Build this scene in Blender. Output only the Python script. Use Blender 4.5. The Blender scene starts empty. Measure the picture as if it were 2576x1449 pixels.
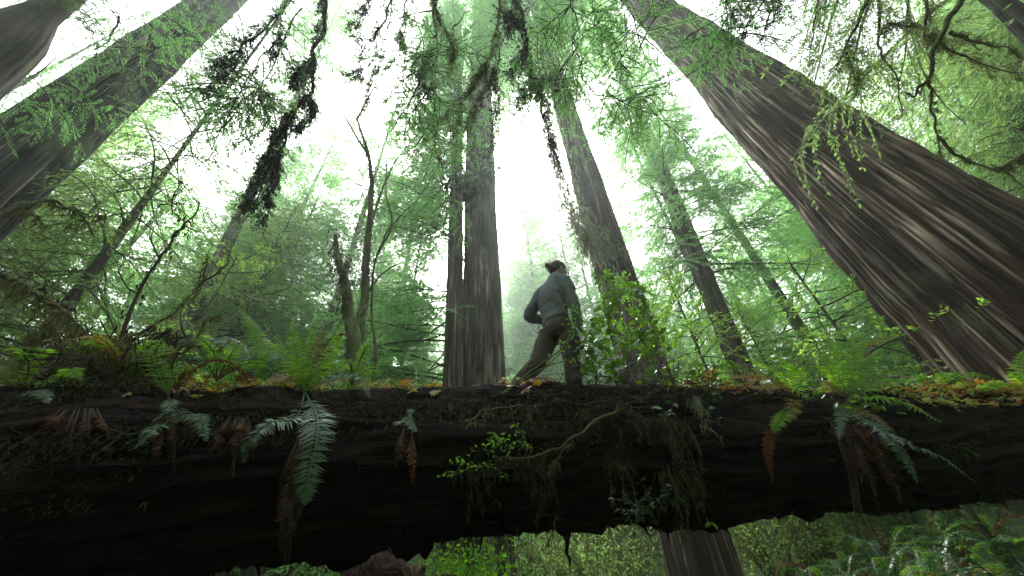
import bpy, math, random
import numpy as np
from mathutils import Vector, Matrix

SEED = 11
HAZE = 0.003
EXPO = 2.85
rng = np.random.default_rng(SEED)
random.seed(SEED)
scene = bpy.context.scene
COL = scene.collection
R = math.radians

# ------------------------------------------------------------------ camera
W, CX, CY, FL = 2576.0, 1288.0, 724.5, 1001.6        # survey frame of the view
_z = np.array([1208 - CX, -(-416 - CY), -FL]); _z /= np.linalg.norm(_z)
_v = np.array([0, 0, -1.0])
_y = _v - _z * (_v @ _z); _y /= np.linalg.norm(_y)
_x = np.cross(_y, _z)
CAM = np.array([_x, _y, _z])                          # camera axes -> world
cd = bpy.data.cameras.new('camera')
cam = bpy.data.objects.new('camera', cd); COL.objects.link(cam)
mw = Matrix.Identity(4)
for i in range(3):
    for j in range(3):
        mw[i][j] = float(CAM[i][j])
cam.matrix_world = mw
cd.sensor_width = 36.0
cd.lens = FL / W * 36.0
cd.clip_start = 0.05
cd.clip_end = 500
scene.camera = cam


def ray(px, py):
    d = CAM @ np.array([(px - CX) / FL, -(py - CY) / FL, -1.0])
    return d / np.linalg.norm(d)


def at(px, py, d):
    """point seen at (px, py) standing d metres away over the ground"""
    r = ray(px, py)
    return r * (d / math.hypot(r[0], r[1]))


AXD = np.array([0.9877, 0.1564, 0.0])                 # direction of the fallen log
AXN = np.array([-0.1564, 0.9877, 0.0])
AXC = 3.60


def al(px, py, off=0.0):
    """point seen at (px, py) on the upright plane through the log, off metres behind it"""
    r = ray(px, py)
    return r * ((AXC + off) / (AXN @ r))


# ------------------------------------------------------------------ noise
def _lat(seed, n=4096):
    return np.random.default_rng(seed).random(n)


def vnoise(u, v, seed=0, pu=0):
    """2-D value noise, periodic in u with integer period pu when pu > 0"""
    T = _lat(seed)
    u = np.asarray(u, float); v = np.asarray(v, float)
    iu = np.floor(u).astype(np.int64); iv = np.floor(v).astype(np.int64)
    fu = u - iu; fv = v - iv
    fu = fu * fu * (3 - 2 * fu); fv = fv * fv * (3 - 2 * fv)

    def h(a, b):
        if pu: a = np.mod(a, pu)
        return T[(a * 374761393 + b * 668265263 + (a * b) * 97) % 4096]
    return (h(iu, iv) * (1 - fu) + h(iu + 1, iv) * fu) * (1 - fv) + (h(iu, iv + 1) * (1 - fu) + h(iu + 1, iv + 1) * fu) * fv


def fbm(u, v, seed=0, oct=4):
    s = 0; a = 1; t = 0
    for k in range(oct):
        s = s + a * vnoise(u * 2 ** k + 17.3 * k, v * 2 ** k + 9.1 * k, seed + k); t += a; a *= .5
    return s / t


# ------------------------------------------------------------------ mesh building
class MB:
    """collects vertices and faces; build() links them as one mesh object"""

    def __init__(s):
        s.V = []; s.F = []; s.M = []; s.A = []; s.n = 0

    def add(s, V, F, m=0, a=None):
        V = np.asarray(V, float); F = np.asarray(F, np.int64)
        if len(V) == 0 or len(F) == 0: return
        s.V.append(V); s.F.append(F + s.n); s.M.append(np.full(len(F), m, np.int32))
        s.A.append(np.zeros(len(V)) if a is None else np.asarray(a, float))
        s.n += len(V)

    def arrays(s):
        return np.concatenate(s.V), s.F, s.M

    def mesh(s, name, mats, smooth=False):
        me = bpy.data.meshes.new(name)
        if not s.V:
            return me
        V = np.concatenate(s.V)
        loops = np.concatenate([f.reshape(-1) for f in s.F])
        tot = np.concatenate([np.full(len(f), f.shape[1], np.int32) for f in s.F])
        start = np.concatenate([[0], np.cumsum(tot)[:-1]]).astype(np.int32)
        me.vertices.add(len(V)); me.vertices.foreach_set('co', V.astype(np.float32).ravel())
        me.loops.add(len(loops)); me.loops.foreach_set('vertex_index', loops.astype(np.int32))
        me.polygons.add(len(tot)); me.polygons.foreach_set('loop_start', start)
        me.polygons.foreach_set('material_index', np.concatenate(s.M))
        if smooth:
            me.polygons.foreach_set('use_smooth', np.ones(len(tot), bool))
        A = np.concatenate(s.A)
        if A.any():
            at_ = me.attributes.new('ridge', 'FLOAT', 'POINT')
            at_.data.foreach_set('value', A.astype(np.float32))
        for m in (mats if isinstance(mats, (list, tuple)) else [mats]):
            me.materials.append(m)
        me.update(calc_edges=True)
        me.validate()
        return me

    def build(s, name, mats, parent=None, smooth=False):
        o = bpy.data.objects.new(name, s.mesh(name, mats, smooth)); COL.objects.link(o)
        if parent is not None:
            o.parent = parent
        return o


def empty(name, loc=(0, 0, 0), rot=None):
    o = bpy.data.objects.new(name, None); COL.objects.link(o)
    m = Matrix.Identity(4)
    if rot is not None:
        for i in range(3):
            for j in range(3):
                m[i][j] = float(rot[i][j])
    for i in range(3):
        m[i][3] = float(loc[i])
    o.matrix_world = m
    o.empty_display_size = .2
    return o


def tag(o, label=None, cat=None, group=None, kind=None):
    if label: o['label'] = label
    if cat: o['category'] = cat
    if group: o['group'] = group
    if kind: o['kind'] = kind
    return o


def dup(root, mat, label=None, group=None):
    """a copy of a thing with copies of its parts and sub-parts"""
    r = root.copy(); COL.objects.link(r); r.matrix_world = mat
    if label: r['label'] = label
    if group: r['group'] = group
    for ch in list(root.children):
        c = ch.copy(); COL.objects.link(c); c.parent = r
        for g in ch.children:
            d = g.copy(); COL.objects.link(d); d.parent = c
    return r


def norm(v):
    v = np.asarray(v, float)
    return v / max(1e-9, np.linalg.norm(v))


def spline(P, n):
    """Catmull-Rom through the points P, n samples"""
    P = np.asarray(P, float)
    if len(P) == 2:
        t = np.linspace(0, 1, n)[:, None]
        return P[0] * (1 - t) + P[1] * t
    Q = np.vstack([2 * P[0] - P[1], P, 2 * P[-1] - P[-2]])
    s = np.linspace(0, len(P) - 1 - 1e-6, n)
    i = s.astype(int); t = (s - i)[:, None]
    p0, p1, p2, p3 = Q[i], Q[i + 1], Q[i + 2], Q[i + 3]
    return .5 * (2 * p1 + (p2 - p0) * t + (2 * p0 - 5 * p1 + 4 * p2 - p3) * t ** 2 + (3 * p1 - p0 - 3 * p2 + p3) * t ** 3)


def frames(P):
    P = np.asarray(P, float)
    T = np.gradient(P, axis=0); T /= np.linalg.norm(T, axis=1)[:, None] + 1e-12
    N = np.zeros_like(P); ref = np.array([0, 0, 1.0]) if abs(T[0][2]) < .9 else np.array([1.0, 0, 0])
    n = norm(np.cross(np.cross(T[0], ref), T[0]))
    for i in range(len(P)):
        n = norm(n - T[i] * (n @ T[i])); N[i] = n
    return T, N, np.cross(T, N)


def tube(P, rad, k=6, cap=True):
    P = np.asarray(P, float); n = len(P)
    rad = np.broadcast_to(np.asarray(rad, float), (n,))
    T, N, B = frames(P)
    th = np.linspace(0, 2 * np.pi, k, endpoint=False)
    V = P[:, None, :] + rad[:, None, None] * (np.cos(th)[None, :, None] * N[:, None, :] + np.sin(th)[None, :, None] * B[:, None, :])
    V = V.reshape(-1, 3)
    i = np.arange(n - 1)[:, None] * k; j = np.arange(k)[None, :]; j2 = (j + 1) % k
    F = np.stack([i + j, i + j2, i + k + j2, i + k + j], -1).reshape(-1, 4)
    return V, F


def wiggle(P, amp, seed):
    r = np.random.default_rng(seed)
    P = np.array(P, float); n = len(P)
    d = r.normal(size=(n, 3)); 
    for _ in range(3): d = (d + np.roll(d, 1, 0) + np.roll(d, -1, 0)) / 2.1
    d *= np.minimum(1, np.arange(n) / 3)[:, None]
    return P + d * amp


# ------------------------------------------------------------------ materials
def mat(name):
    m = bpy.data.materials.new(name); m.use_nodes = True
    nt = m.node_tree; nt.nodes.clear()
    return m, nt, nt.nodes, nt.links


def ramp(N, stops):
    r = N.new('ShaderNodeValToRGB'); e = r.color_ramp.elements
    while len(e) < len(stops): e.new(.5)
    for q, (p, c) in zip(e, stops):
        q.position = p; q.color = (*c, 1)
    return r


def noise_node(N, L, scale, detail=4, vec=None, sc=None, coord='Object'):
    tc = N.new('ShaderNodeTexCoord'); mp = N.new('ShaderNodeMapping')
    L.new(tc.outputs[coord], mp.inputs[0])
    if sc: mp.inputs['Scale'].default_value = sc
    n = N.new('ShaderNodeTexNoise'); n.inputs['Scale'].default_value = scale; n.inputs['Detail'].default_value = detail
    L.new(mp.outputs[0], n.inputs['Vector'])
    return n


def surf_mat(name, stops, scale=3, sc=None, rough=.85, bump=.4, bscale=20, bsc=None, moss=None, mossamt=(.5, .65), ridge=None, spec=.3, bdist=.02, streak=None):
    """stops: colour ramp over a noise; ridge: (furrow colour, ridge colour) mixed by the mesh's ridge attribute"""
    m, nt, N, L = mat(name)
    out = N.new('ShaderNodeOutputMaterial'); p = N.new('ShaderNodeBsdfPrincipled')
    p.inputs['Roughness'].default_value = rough; p.inputs['Specular IOR Level'].default_value = spec
    n = noise_node(N, L, scale, 6, sc=sc)
    r = ramp(N, stops); L.new(n.outputs['Fac'], r.inputs[0]); col = r.outputs[0]
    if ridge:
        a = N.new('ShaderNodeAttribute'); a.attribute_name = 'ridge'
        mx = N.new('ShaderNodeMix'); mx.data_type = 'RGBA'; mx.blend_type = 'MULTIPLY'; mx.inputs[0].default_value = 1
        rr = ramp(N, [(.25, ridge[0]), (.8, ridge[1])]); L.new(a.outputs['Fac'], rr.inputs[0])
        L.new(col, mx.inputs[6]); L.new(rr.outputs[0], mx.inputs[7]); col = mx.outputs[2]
    if streak:
        n3 = noise_node(N, L, 2.6, 5, sc=streak); r3 = ramp(N, [(.38, (.6, .58, .56)), (.5, (.92, .91, .9)), (.6, (1.2, 1.19, 1.17))]); L.new(n3.outputs['Fac'], r3.inputs[0])
        mx = N.new('ShaderNodeMix'); mx.data_type = 'RGBA'; mx.blend_type = 'MULTIPLY'; mx.inputs[0].default_value = 1
        L.new(col, mx.inputs[6]); L.new(r3.outputs[0], mx.inputs[7]); col = mx.outputs[2]
    if moss:
        n2 = noise_node(N, L, 1.1, 8)
        r2 = ramp(N, [(mossamt[0], (0, 0, 0)), (mossamt[1], (1, 1, 1))]); L.new(n2.outputs['Fac'], r2.inputs[0])
        mx = N.new('ShaderNodeMix'); mx.data_type = 'RGBA'
        L.new(r2.outputs[0], mx.inputs[0]); L.new(col, mx.inputs[6]); mx.inputs[7].default_value = (*moss, 1); col = mx.outputs[2]
    L.new(col, p.inputs['Base Color'])
    if bump:
        nb = noise_node(N, L, bscale, 6, sc=bsc or sc)
        b = N.new('ShaderNodeBump'); b.inputs['Strength'].default_value = bump; b.inputs['Distance'].default_value = bdist
        L.new(nb.outputs['Fac'], b.inputs['Height']); L.new(b.outputs[0], p.inputs['Normal'])
    L.new(p.outputs[0], out.inputs[0])
    return m


def leaf_mat(name, stops, trans=.45, rough=.5, spec=.4, tmul=(1.5, 1.7, .7), patch=None):
    """thin leaves: each leaf takes its own colour from stops; light passes through"""
    m, nt, N, L = mat(name)
    out = N.new('ShaderNodeOutputMaterial'); p = N.new('ShaderNodeBsdfPrincipled'); t = N.new('ShaderNodeBsdfTranslucent')
    p.inputs['Roughness'].default_value = rough; p.inputs['Specular IOR Level'].default_value = spec
    g = N.new('ShaderNodeNewGeometry'); fac = g.outputs['Random Per Island']
    oi = N.new('ShaderNodeObjectInfo')
    n = noise_node(N, L, .45, 3)
    ma = N.new('ShaderNodeMath'); ma.operation = 'MULTIPLY_ADD'; L.new(fac, ma.inputs[0]); ma.inputs[1].default_value = .42
    m2 = N.new('ShaderNodeMath'); m2.operation = 'MULTIPLY_ADD'; L.new(n.outputs['Fac'], m2.inputs[0]); m2.inputs[1].default_value = .7
    m3 = N.new('ShaderNodeMath'); m3.operation = 'MULTIPLY'; L.new(oi.outputs['Random'], m3.inputs[0]); m3.inputs[1].default_value = .22
    if patch is not None:
        m2.inputs[1].default_value = patch; ma.inputs[1].default_value = 1 - patch; m3.inputs[1].default_value = 0
    L.new(m3.outputs[0], m2.inputs[2]); L.new(m2.outputs[0], ma.inputs[2])
    sb = N.new('ShaderNodeMath'); sb.operation = 'SUBTRACT'; L.new(ma.outputs[0], sb.inputs[0]); sb.inputs[1].default_value = .17 if patch is None else 0
    r = ramp(N, stops); L.new(sb.outputs[0], r.inputs[0])
    L.new(r.outputs[0], p.inputs['Base Color'])
    mx = N.new('ShaderNodeMix'); mx.data_type = 'RGBA'; mx.blend_type = 'MULTIPLY'; mx.inputs[0].default_value = 1
    L.new(r.outputs[0], mx.inputs[6]); mx.inputs[7].default_value = (*tmul, 1); L.new(mx.outputs[2], t.inputs['Color'])
    ms = N.new('ShaderNodeMixShader'); ms.inputs[0].default_value = trans
    L.new(p.outputs[0], ms.inputs[1]); L.new(t.outputs[0], ms.inputs[2]); L.new(ms.outputs[0], out.inputs[0])
    return m


M = {}
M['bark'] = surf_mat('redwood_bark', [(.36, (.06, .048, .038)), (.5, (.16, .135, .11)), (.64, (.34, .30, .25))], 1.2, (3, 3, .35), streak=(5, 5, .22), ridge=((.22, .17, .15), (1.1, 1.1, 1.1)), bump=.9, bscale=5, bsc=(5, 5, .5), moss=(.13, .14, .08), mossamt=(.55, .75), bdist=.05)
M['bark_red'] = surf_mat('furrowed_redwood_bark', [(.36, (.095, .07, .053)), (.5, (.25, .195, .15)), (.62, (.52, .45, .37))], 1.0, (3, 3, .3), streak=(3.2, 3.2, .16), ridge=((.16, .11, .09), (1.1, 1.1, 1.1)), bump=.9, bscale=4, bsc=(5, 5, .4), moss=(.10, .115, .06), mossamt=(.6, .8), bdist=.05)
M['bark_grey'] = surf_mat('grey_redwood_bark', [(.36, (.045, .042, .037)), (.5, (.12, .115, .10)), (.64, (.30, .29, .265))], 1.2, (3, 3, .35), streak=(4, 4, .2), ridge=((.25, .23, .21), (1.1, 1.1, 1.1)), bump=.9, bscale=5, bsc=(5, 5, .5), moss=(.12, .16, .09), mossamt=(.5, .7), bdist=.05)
M['bark_thin'] = surf_mat('thin_bark', [(.3, (.03, .027, .021)), (.7, (.09, .08, .062))], 3, (2, 2, .5), bump=.6, bscale=14, moss=(.10, .13, .045), mossamt=(.42, .62))
M['twig'] = surf_mat('twig_bark', [(.3, (.03, .026, .02)), (.7, (.08, .065, .05))], 5, rough=.9, bump=0, spec=.08)
M['twig_moss'] = surf_mat('mossy_twig_bark', [(.3, (.05, .05, .025)), (.7, (.12, .14, .05))], 5, bump=.3, bscale=40)
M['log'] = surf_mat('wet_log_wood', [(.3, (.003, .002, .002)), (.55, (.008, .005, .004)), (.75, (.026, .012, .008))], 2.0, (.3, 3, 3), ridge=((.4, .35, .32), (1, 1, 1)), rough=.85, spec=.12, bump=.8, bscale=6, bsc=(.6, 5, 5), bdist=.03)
M['dirt'] = surf_mat('forest_soil', [(.3, (.03, .02, .013)), (.5, (.055, .045, .02)), (.7, (.06, .08, .03))], .8, bump=.8, bscale=9, moss=(.04, .065, .02), mossamt=(.42, .6), bdist=.1)
M['rootsoil'] = surf_mat('red_root_soil', [(.35, (.018, .010, .008)), (.65, (.075, .036, .024))], 3, bump=.9, bscale=9, bdist=.08)
M['leaf'] = leaf_mat('redwood_needles', [(0, (.032, .07, .024)), (.45, (.065, .13, .042)), (.8, (.105, .19, .055)), (1, (.15, .22, .07))], trans=.6, tmul=(3.0, 3.4, 2.9))
M['leaf_light'] = leaf_mat('young_needles', [(0, (.05, .10, .022)), (.5, (.11, .20, .04)), (1, (.18, .28, .06))], trans=.6, tmul=(2.8, 2.9, 1.8))
M['leaf_dull'] = leaf_mat('dull_needles', [(0, (.035, .065, .022)), (.5, (.075, .13, .04)), (1, (.14, .19, .07))], trans=.6, tmul=(3.1, 3.2, 2.2))
M['leaf_dead'] = leaf_mat('dead_foliage', [(0, (.012, .013, .010)), (.7, (.03, .028, .018)), (1, (.07, .035, .015))], trans=.08)
M['moss'] = leaf_mat('hanging_moss', [(0, (.05, .06, .02)), (.5, (.11, .125, .045)), (1, (.20, .21, .10))], trans=.35, rough=.9, spec=.1, tmul=(1.2, 1.2, .8))
M['lichen'] = leaf_mat('pale_lichen', [(0, (.10, .12, .06)), (.5, (.2, .23, .13)), (1, (.32, .35, .22))], trans=.3, rough=.9, spec=.1, tmul=(1, 1, .9))
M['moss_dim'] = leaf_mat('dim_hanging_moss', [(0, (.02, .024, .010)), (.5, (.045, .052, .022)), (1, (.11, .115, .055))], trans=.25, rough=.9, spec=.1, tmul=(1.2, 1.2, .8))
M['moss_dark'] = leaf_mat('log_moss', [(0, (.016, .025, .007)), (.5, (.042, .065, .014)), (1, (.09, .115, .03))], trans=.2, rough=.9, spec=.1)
M['fern'] = leaf_mat('sword_fern_frond', [(0, (.06, .15, .02)), (.5, (.13, .27, .035)), (1, (.22, .34, .05))], trans=.6, rough=.4, spec=.3, tmul=(2.4, 2.6, .5), patch=.45)
M['fern_mid'] = leaf_mat('small_fern_frond', [(0, (.03, .085, .018)), (.5, (.065, .15, .028)), (1, (.13, .21, .04))], trans=.5, rough=.4, spec=.3, tmul=(1.9, 2.1, .6), patch=.45)
M['fern_gloss'] = leaf_mat('dark_fern_frond', [(0, (.03, .085, .04)), (.5, (.05, .13, .06)), (1, (.07, .16, .065))], trans=.2, rough=.36, spec=.5, patch=.45)
M['fern_turn'] = leaf_mat('turning_fern_frond', [(0, (.06, .12, .02)), (.45, (.11, .14, .025)), (.62, (.28, .14, .025)), (1, (.25, .08, .02))], trans=.4, rough=.4, patch=.75)
M['fern_dead'] = leaf_mat('withered_fern_frond', [(0, (.045, .018, .010)), (.5, (.10, .038, .016)), (1, (.22, .085, .03))], trans=.25, rough=.8, spec=.1, patch=.4)
M['fern_dry'] = leaf_mat('dry_dark_fern_frond', [(0, (.018, .010, .008)), (.5, (.035, .020, .015)), (1, (.07, .035, .02))], trans=.15, rough=.8, spec=.1, patch=.4)
M['salal'] = leaf_mat('salal_leaf', [(0, (.03, .08, .02)), (.5, (.06, .14, .03)), (1, (.12, .22, .04))], trans=.4, rough=.22, spec=.7, tmul=(1.8, 2.0, .4), patch=.3)
M['huck'] = leaf_mat('evergreen_huckleberry_leaf', [(0, (.018, .055, .022)), (.6, (.035, .09, .03)), (1, (.07, .15, .04))], trans=.25, rough=.25, spec=.7, patch=.3)
M['bushleaf'] = leaf_mat('bright_bush_leaf', [(0, (.05, .13, .02)), (.5, (.10, .24, .03)), (1, (.18, .32, .05))], trans=.6, rough=.4, tmul=(2.1, 2.3, .5), patch=.4)
M['sorrel'] = leaf_mat('sorrel_leaf', [(0, (.07, .18, .03)), (.34, (.15, .26, .035)), (.46, (.30, .29, .05)), (.55, (.34, .18, .04)), (.64, (.26, .085, .03)), (.8, (.13, .045, .02))], trans=.4, rough=.45, patch=.6)
M['litter'] = leaf_mat('needle_litter', [(0, (.012, .007, .005)), (.5, (.04, .019, .011)), (1, (.11, .05, .022))], trans=.05, rough=.8)
M['skin'] = surf_mat('skin', [(.3, (.20, .12, .085)), (.7, (.26, .16, .115))], 9, rough=.55, bump=.1)
M['hair'] = surf_mat('brown_hair', [(.3, (.03, .02, .013)), (.7, (.10, .066, .042))], 14, (1, 1, 4), rough=.6, spec=.12, bump=.6, bscale=60)
M['shirt'] = surf_mat('grey_knit', [(.3, (.095, .12, .14)), (.7, (.15, .18, .205))], 40, rough=.9, bump=.5, bscale=7, bdist=.03)
M['trousers'] = surf_mat('brown_cotton', [(.3, (.056, .049, .041)), (.7, (.082, .073, .062))], 30, rough=.9, bump=.3, bscale=9, bdist=.03)
M['boot'] = surf_mat('brown_leather', [(.3, (.03, .022, .016)), (.7, (.06, .045, .035))], 20, rough=.55, bump=.3)
M['seam'] = surf_mat('dark_seam', [(.3, (.04, .032, .027)), (.7, (.05, .04, .034))], 20, rough=.9, bump=0)

# ------------------------------------------------------------------ world, sun, haze
SUN_EL, SUN_AZ = R(52), R(-12)                       # high, ahead of the viewer and slightly left, behind cloud
w = bpy.data.worlds.new('World'); scene.world = w; w.use_nodes = True
N, L = w.node_tree.nodes, w.node_tree.links
N.clear()
sky = N.new('ShaderNodeTexSky'); sky.sky_type = 'NISHITA'; sky.sun_disc = False
sky.sun_elevation = SUN_EL; sky.sun_rotation = SUN_AZ; sky.air_density = 1.0; sky.dust_density = 5.0; sky.ozone_density = 1.0
hs = N.new('ShaderNodeHueSaturation'); hs.inputs['Saturation'].default_value = .22   # overcast
bg = N.new('ShaderNodeBackground'); bg.inputs['Strength'].default_value = .15
wo = N.new('ShaderNodeOutputWorld')
L.new(sky.outputs[0], hs.inputs['Color']); L.new(hs.outputs[0], bg.inputs['Color']); L.new(bg.outputs[0], wo.inputs[0])
sl = bpy.data.lights.new('sun', 'SUN'); sl.energy = 1.5; sl.angle = R(25); sl.color = (1, .97, .92)
so = bpy.data.objects.new('sun', sl); COL.objects.link(so)
sd = Vector((math.sin(SUN_AZ) * math.cos(SUN_EL), math.cos(SUN_AZ) * math.cos(SUN_EL), math.sin(SUN_EL)))
so.rotation_euler = sd.to_track_quat('Z', 'Y').to_euler()

GX, GY0, GY1, ZTOP = 75, -45, 80, 52
hz = MB()
x0, x1, y0, y1, z0, z1 = -GX - 2, GX + 2, GY0 - 2, GY1 + 2, -4.5, ZTOP
hz.add([(x0, y0, z0), (x1, y0, z0), (x1, y1, z0), (x0, y1, z0), (x0, y0, z1), (x1, y0, z1), (x1, y1, z1), (x0, y1, z1)],
       [(0, 3, 2, 1), (4, 5, 6, 7), (0, 1, 5, 4), (1, 2, 6, 5), (2, 3, 7, 6), (3, 0, 4, 7)])
hm, nt, N, L = mat('haze_air')
out = N.new('ShaderNodeOutputMaterial'); pv = N.new('ShaderNodeVolumePrincipled')
pv.inputs['Color'].default_value = (.86, .95, .93, 1); pv.inputs['Density'].default_value = HAZE; pv.inputs['Anisotropy'].default_value = .72
L.new(pv.outputs[0], out.inputs['Volume'])
haze = hz.build('haze', hm); tag(haze, 'pale mist drifting between the redwoods', 'haze', kind='stuff')


# ------------------------------------------------------------------ ground
def sstep(x, a, b):
    t = np.clip((x - a) / (b - a), 0, 1)
    return t * t * (3 - 2 * t)


def ground_z(x, y, fine=True):
    x = np.asarray(x, float); y = np.asarray(y, float)
    r = np.hypot(x, y)
    z = -.85 + .085 * np.maximum(0, r - 1.5) + .11 * np.maximum(0, x - 2) * sstep(y, -2, 6)
    z = z + 26 * sstep(-y, 1.8, 17) + 5 * sstep(-x, 6, 26)  # high bank behind the viewer, added unseen to keep sky light off the log
    z = z + 15 * sstep(y, 15, 62)
    z = z + .9 * (fbm(x * .22 + 50, y * .22 + 50, 5) - .5)
    if fine: z = z + .18 * (fbm(x * 1.3 + 90, y * 1.3 + 90, 6) - .5)
    return z


xs = np.concatenate([np.linspace(-GX, -14, 40), np.linspace(-13.8, 16, 170), np.linspace(16.4, GX, 40)])
ys = np.concatenate([np.linspace(GY0, -6, 30), np.linspace(-5.8, 18, 150), np.linspace(18.5, GY1, 40)])
X, Y = np.meshgrid(xs, ys)
Z = ground_z(X, Y)
nx, ny = len(xs), len(ys)
i = np.arange(ny - 1)[:, None] * nx; j = np.arange(nx - 1)[None, :]
g = MB(); g.add(np.stack([X, Y, Z], -1).reshape(-1, 3), np.stack([i + j, i + j + 1, i + nx + j + 1, i + nx + j], -1).reshape(-1, 4))
go = g.build('ground', M['dirt'], smooth=True); tag(go, 'dark mossy forest floor under the log', 'ground', kind='structure')


UP_ = np.array([0, 0, 1.0])
# ------------------------------------------------------------------ fallen log
def log_r(s):          # s: metres along the log from the point nearest the viewer
    s = np.asarray(s, float)
    return np.interp(s, [-9, -4.6, 0, 6, 14], [1.05, .80, .575, .475, .38]) * (1 + .07 * (vnoise(s * .9 + 31, s * 0, 141) - .5))


LOG0 = AXN * AXC       # foot of the axis nearest the viewer
def log_zc(s):         # the top stays level at 1.76 m
    s = np.asarray(s, float)
    return 1.722 + .09 * (fbm(s * .75 + 40, s * 0 + 2, 142) - .5) - log_r(s)


def log_pt(s, phi, out=0.0):
    """surface point: phi 0 = top, positive towards the viewer"""
    s = np.asarray(s, float); phi = np.asarray(phi, float)
    s, phi = np.broadcast_arrays(s, phi)
    rr = log_r(s) + out
    P = LOG0[None] + AXD[None] * s.reshape(-1, 1)
    P = P - AXN[None] * (rr * np.sin(phi)).reshape(-1, 1)
    P[:, 2] = log_zc(s).ravel() + (rr * np.cos(phi)).ravel()
    return P


ns, nt_ = 620, 170
s = np.linspace(-9, 13, ns)[:, None]; ph = np.linspace(0, 2 * np.pi, nt_, endpoint=False)[None, :]
u = ph / (2 * np.pi) * 22 + .8 * vnoise(s * .5, ph * 0 + 3, 41)
rid = 1 - np.abs(2 * vnoise(u, s * .55, 42, 22) - 1)
rid2 = 1 - np.abs(2 * vnoise(u * 3, s * 2.2, 43, 66) - 1)
low = np.clip(-np.cos(ph), 0, 1) ** 2                                      # underside
top = np.clip(np.cos(ph), 0, 1) ** 2
rag = vnoise(s * 1.1, ph * 2.0, 44) ** 2 * .045 + vnoise(s * 7, ph * 5, 45) ** 3 * .06 + vnoise(s * 26, ph * 9, 48) ** 4 * .04 - .05
hump = fbm(s * 1.4, ph * 1.5 + 9, 46) - .5
dsp = .07 * rid ** 1.5 + .03 * rid2 - .05 + low * rag + .07 * hump * (1 - low) + top * (.04 * vnoise(s * 9, ph * 9, 47) + .16 * np.clip(fbm(s * 2.3 + 5, ph * 2, 49) - .42, 0, 1))
V = log_pt(np.broadcast_to(s, dsp.shape), np.broadcast_to(ph, dsp.shape), dsp)
i = np.arange(ns - 1)[:, None] * nt_; j = np.arange(nt_)[None, :]; j2 = (j + 1) % nt_
F = np.stack([i + j, i + nt_ + j, i + nt_ + j2, i + j2], -1).reshape(-1, 4)
log = empty('fallen_log', log_pt([0], [0])[0])
tag(log, 'huge dark fallen log lying across the gully with ferns and litter on top', 'log')
inv = np.array(log.matrix_world.translation)


def kid(mb, name, mats, parent, smooth=False):
    """build a part whose vertices are given in world space, under a parent"""
    o = mb.build(name, mats, None, smooth)
    o.parent = parent
    o.matrix_parent_inverse = parent.matrix_world.inverted()
    return o


mb = MB(); mb.add(V, F, 0, (.65 * rid + .35 * rid2).ravel())
e0 = np.arange(nt_)
mb.add(np.vstack([V[:nt_], V[:nt_].mean(0)]), np.stack([e0, (e0 + 1) % nt_, np.full(nt_, nt_)], -1))
mb.add(np.vstack([V[-nt_:], V[-nt_:].mean(0)]), np.stack([(e0 + 1) % nt_, e0, np.full(nt_, nt_)], -1))
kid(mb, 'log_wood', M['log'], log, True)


def slab(px, py, wpx, hpx, off, seed):
    """a torn slab of bark hanging from the underside: jagged outline, real thickness"""
    r = np.random.default_rng(seed)
    c = al(px, py, off); k = np.linalg.norm(c) / FL
    n = 33
    xs_ = np.linspace(-.5, .5, n) * wpx * k
    dn = -(.05 + .95 * vnoise(np.linspace(0, 4.5, n), np.zeros(n), seed) ** 1.5 + .12 * r.random(n)) * hpx * k * (1 - (np.linspace(-1, 1, n)) ** 4)
    th = .03 + .02 * r.random(n)
    b = MB()
    top_ = c + np.outer(xs_, AXD) + np.array([0, 0, 1]) * .13
    bot = c + np.outer(xs_, AXD) + np.outer(dn, [0, 0, 1])
    Vv = np.vstack([top_ - AXN * .05, bot - AXN[None] * th[:, None] * .3, top_ + AXN * .07, bot + AXN[None] * th[:, None]])
    q = np.arange(n - 1)
    Fs = [np.stack([q, q + n, q + n + 1, q + 1], -1), np.stack([q + 2 * n, q + 1 + 2 * n, q + 1 + 3 * n, q + 3 * n], -1),
          np.stack([q + n, q + 3 * n, q + 1 + 3 * n, q + 1 + n], -1)]
    b.add(Vv, np.vstack(Fs))
    return b


for t_, a in enumerate([(1035, 1375, 90, 50, -.05), (1430, 1325, 60, 26, -.02),
                       (2035, 1286, 60, 20, 0), (870, 1405, 90, 24, -.1)]):
    kid(slab(*a, 60 + t_), 'bark_flap', M['log'], log)


mb = MB(); r = np.random.default_rng(19)
for k in range(240):                                    # torn splinters along the underside
    s0 = -5 + 13 * r.random(); p0 = log_pt([s0], [math.pi * (.86 + .16 * r.random())], -.03)[0]
    dd = norm(-UP_ * (.5 + r.random()) + AXD * r.normal() * 1.2 - AXN * .2) * (.05 + .13 * r.random() ** 2)
    mb.add(*tube(np.array([p0, p0 + dd * .6, p0 + dd]), [.012 + .012 * r.random(), .008, .001], 4))
kid(mb, 'splinters', M['log'], log)['kind'] = 'stuff'

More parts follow.
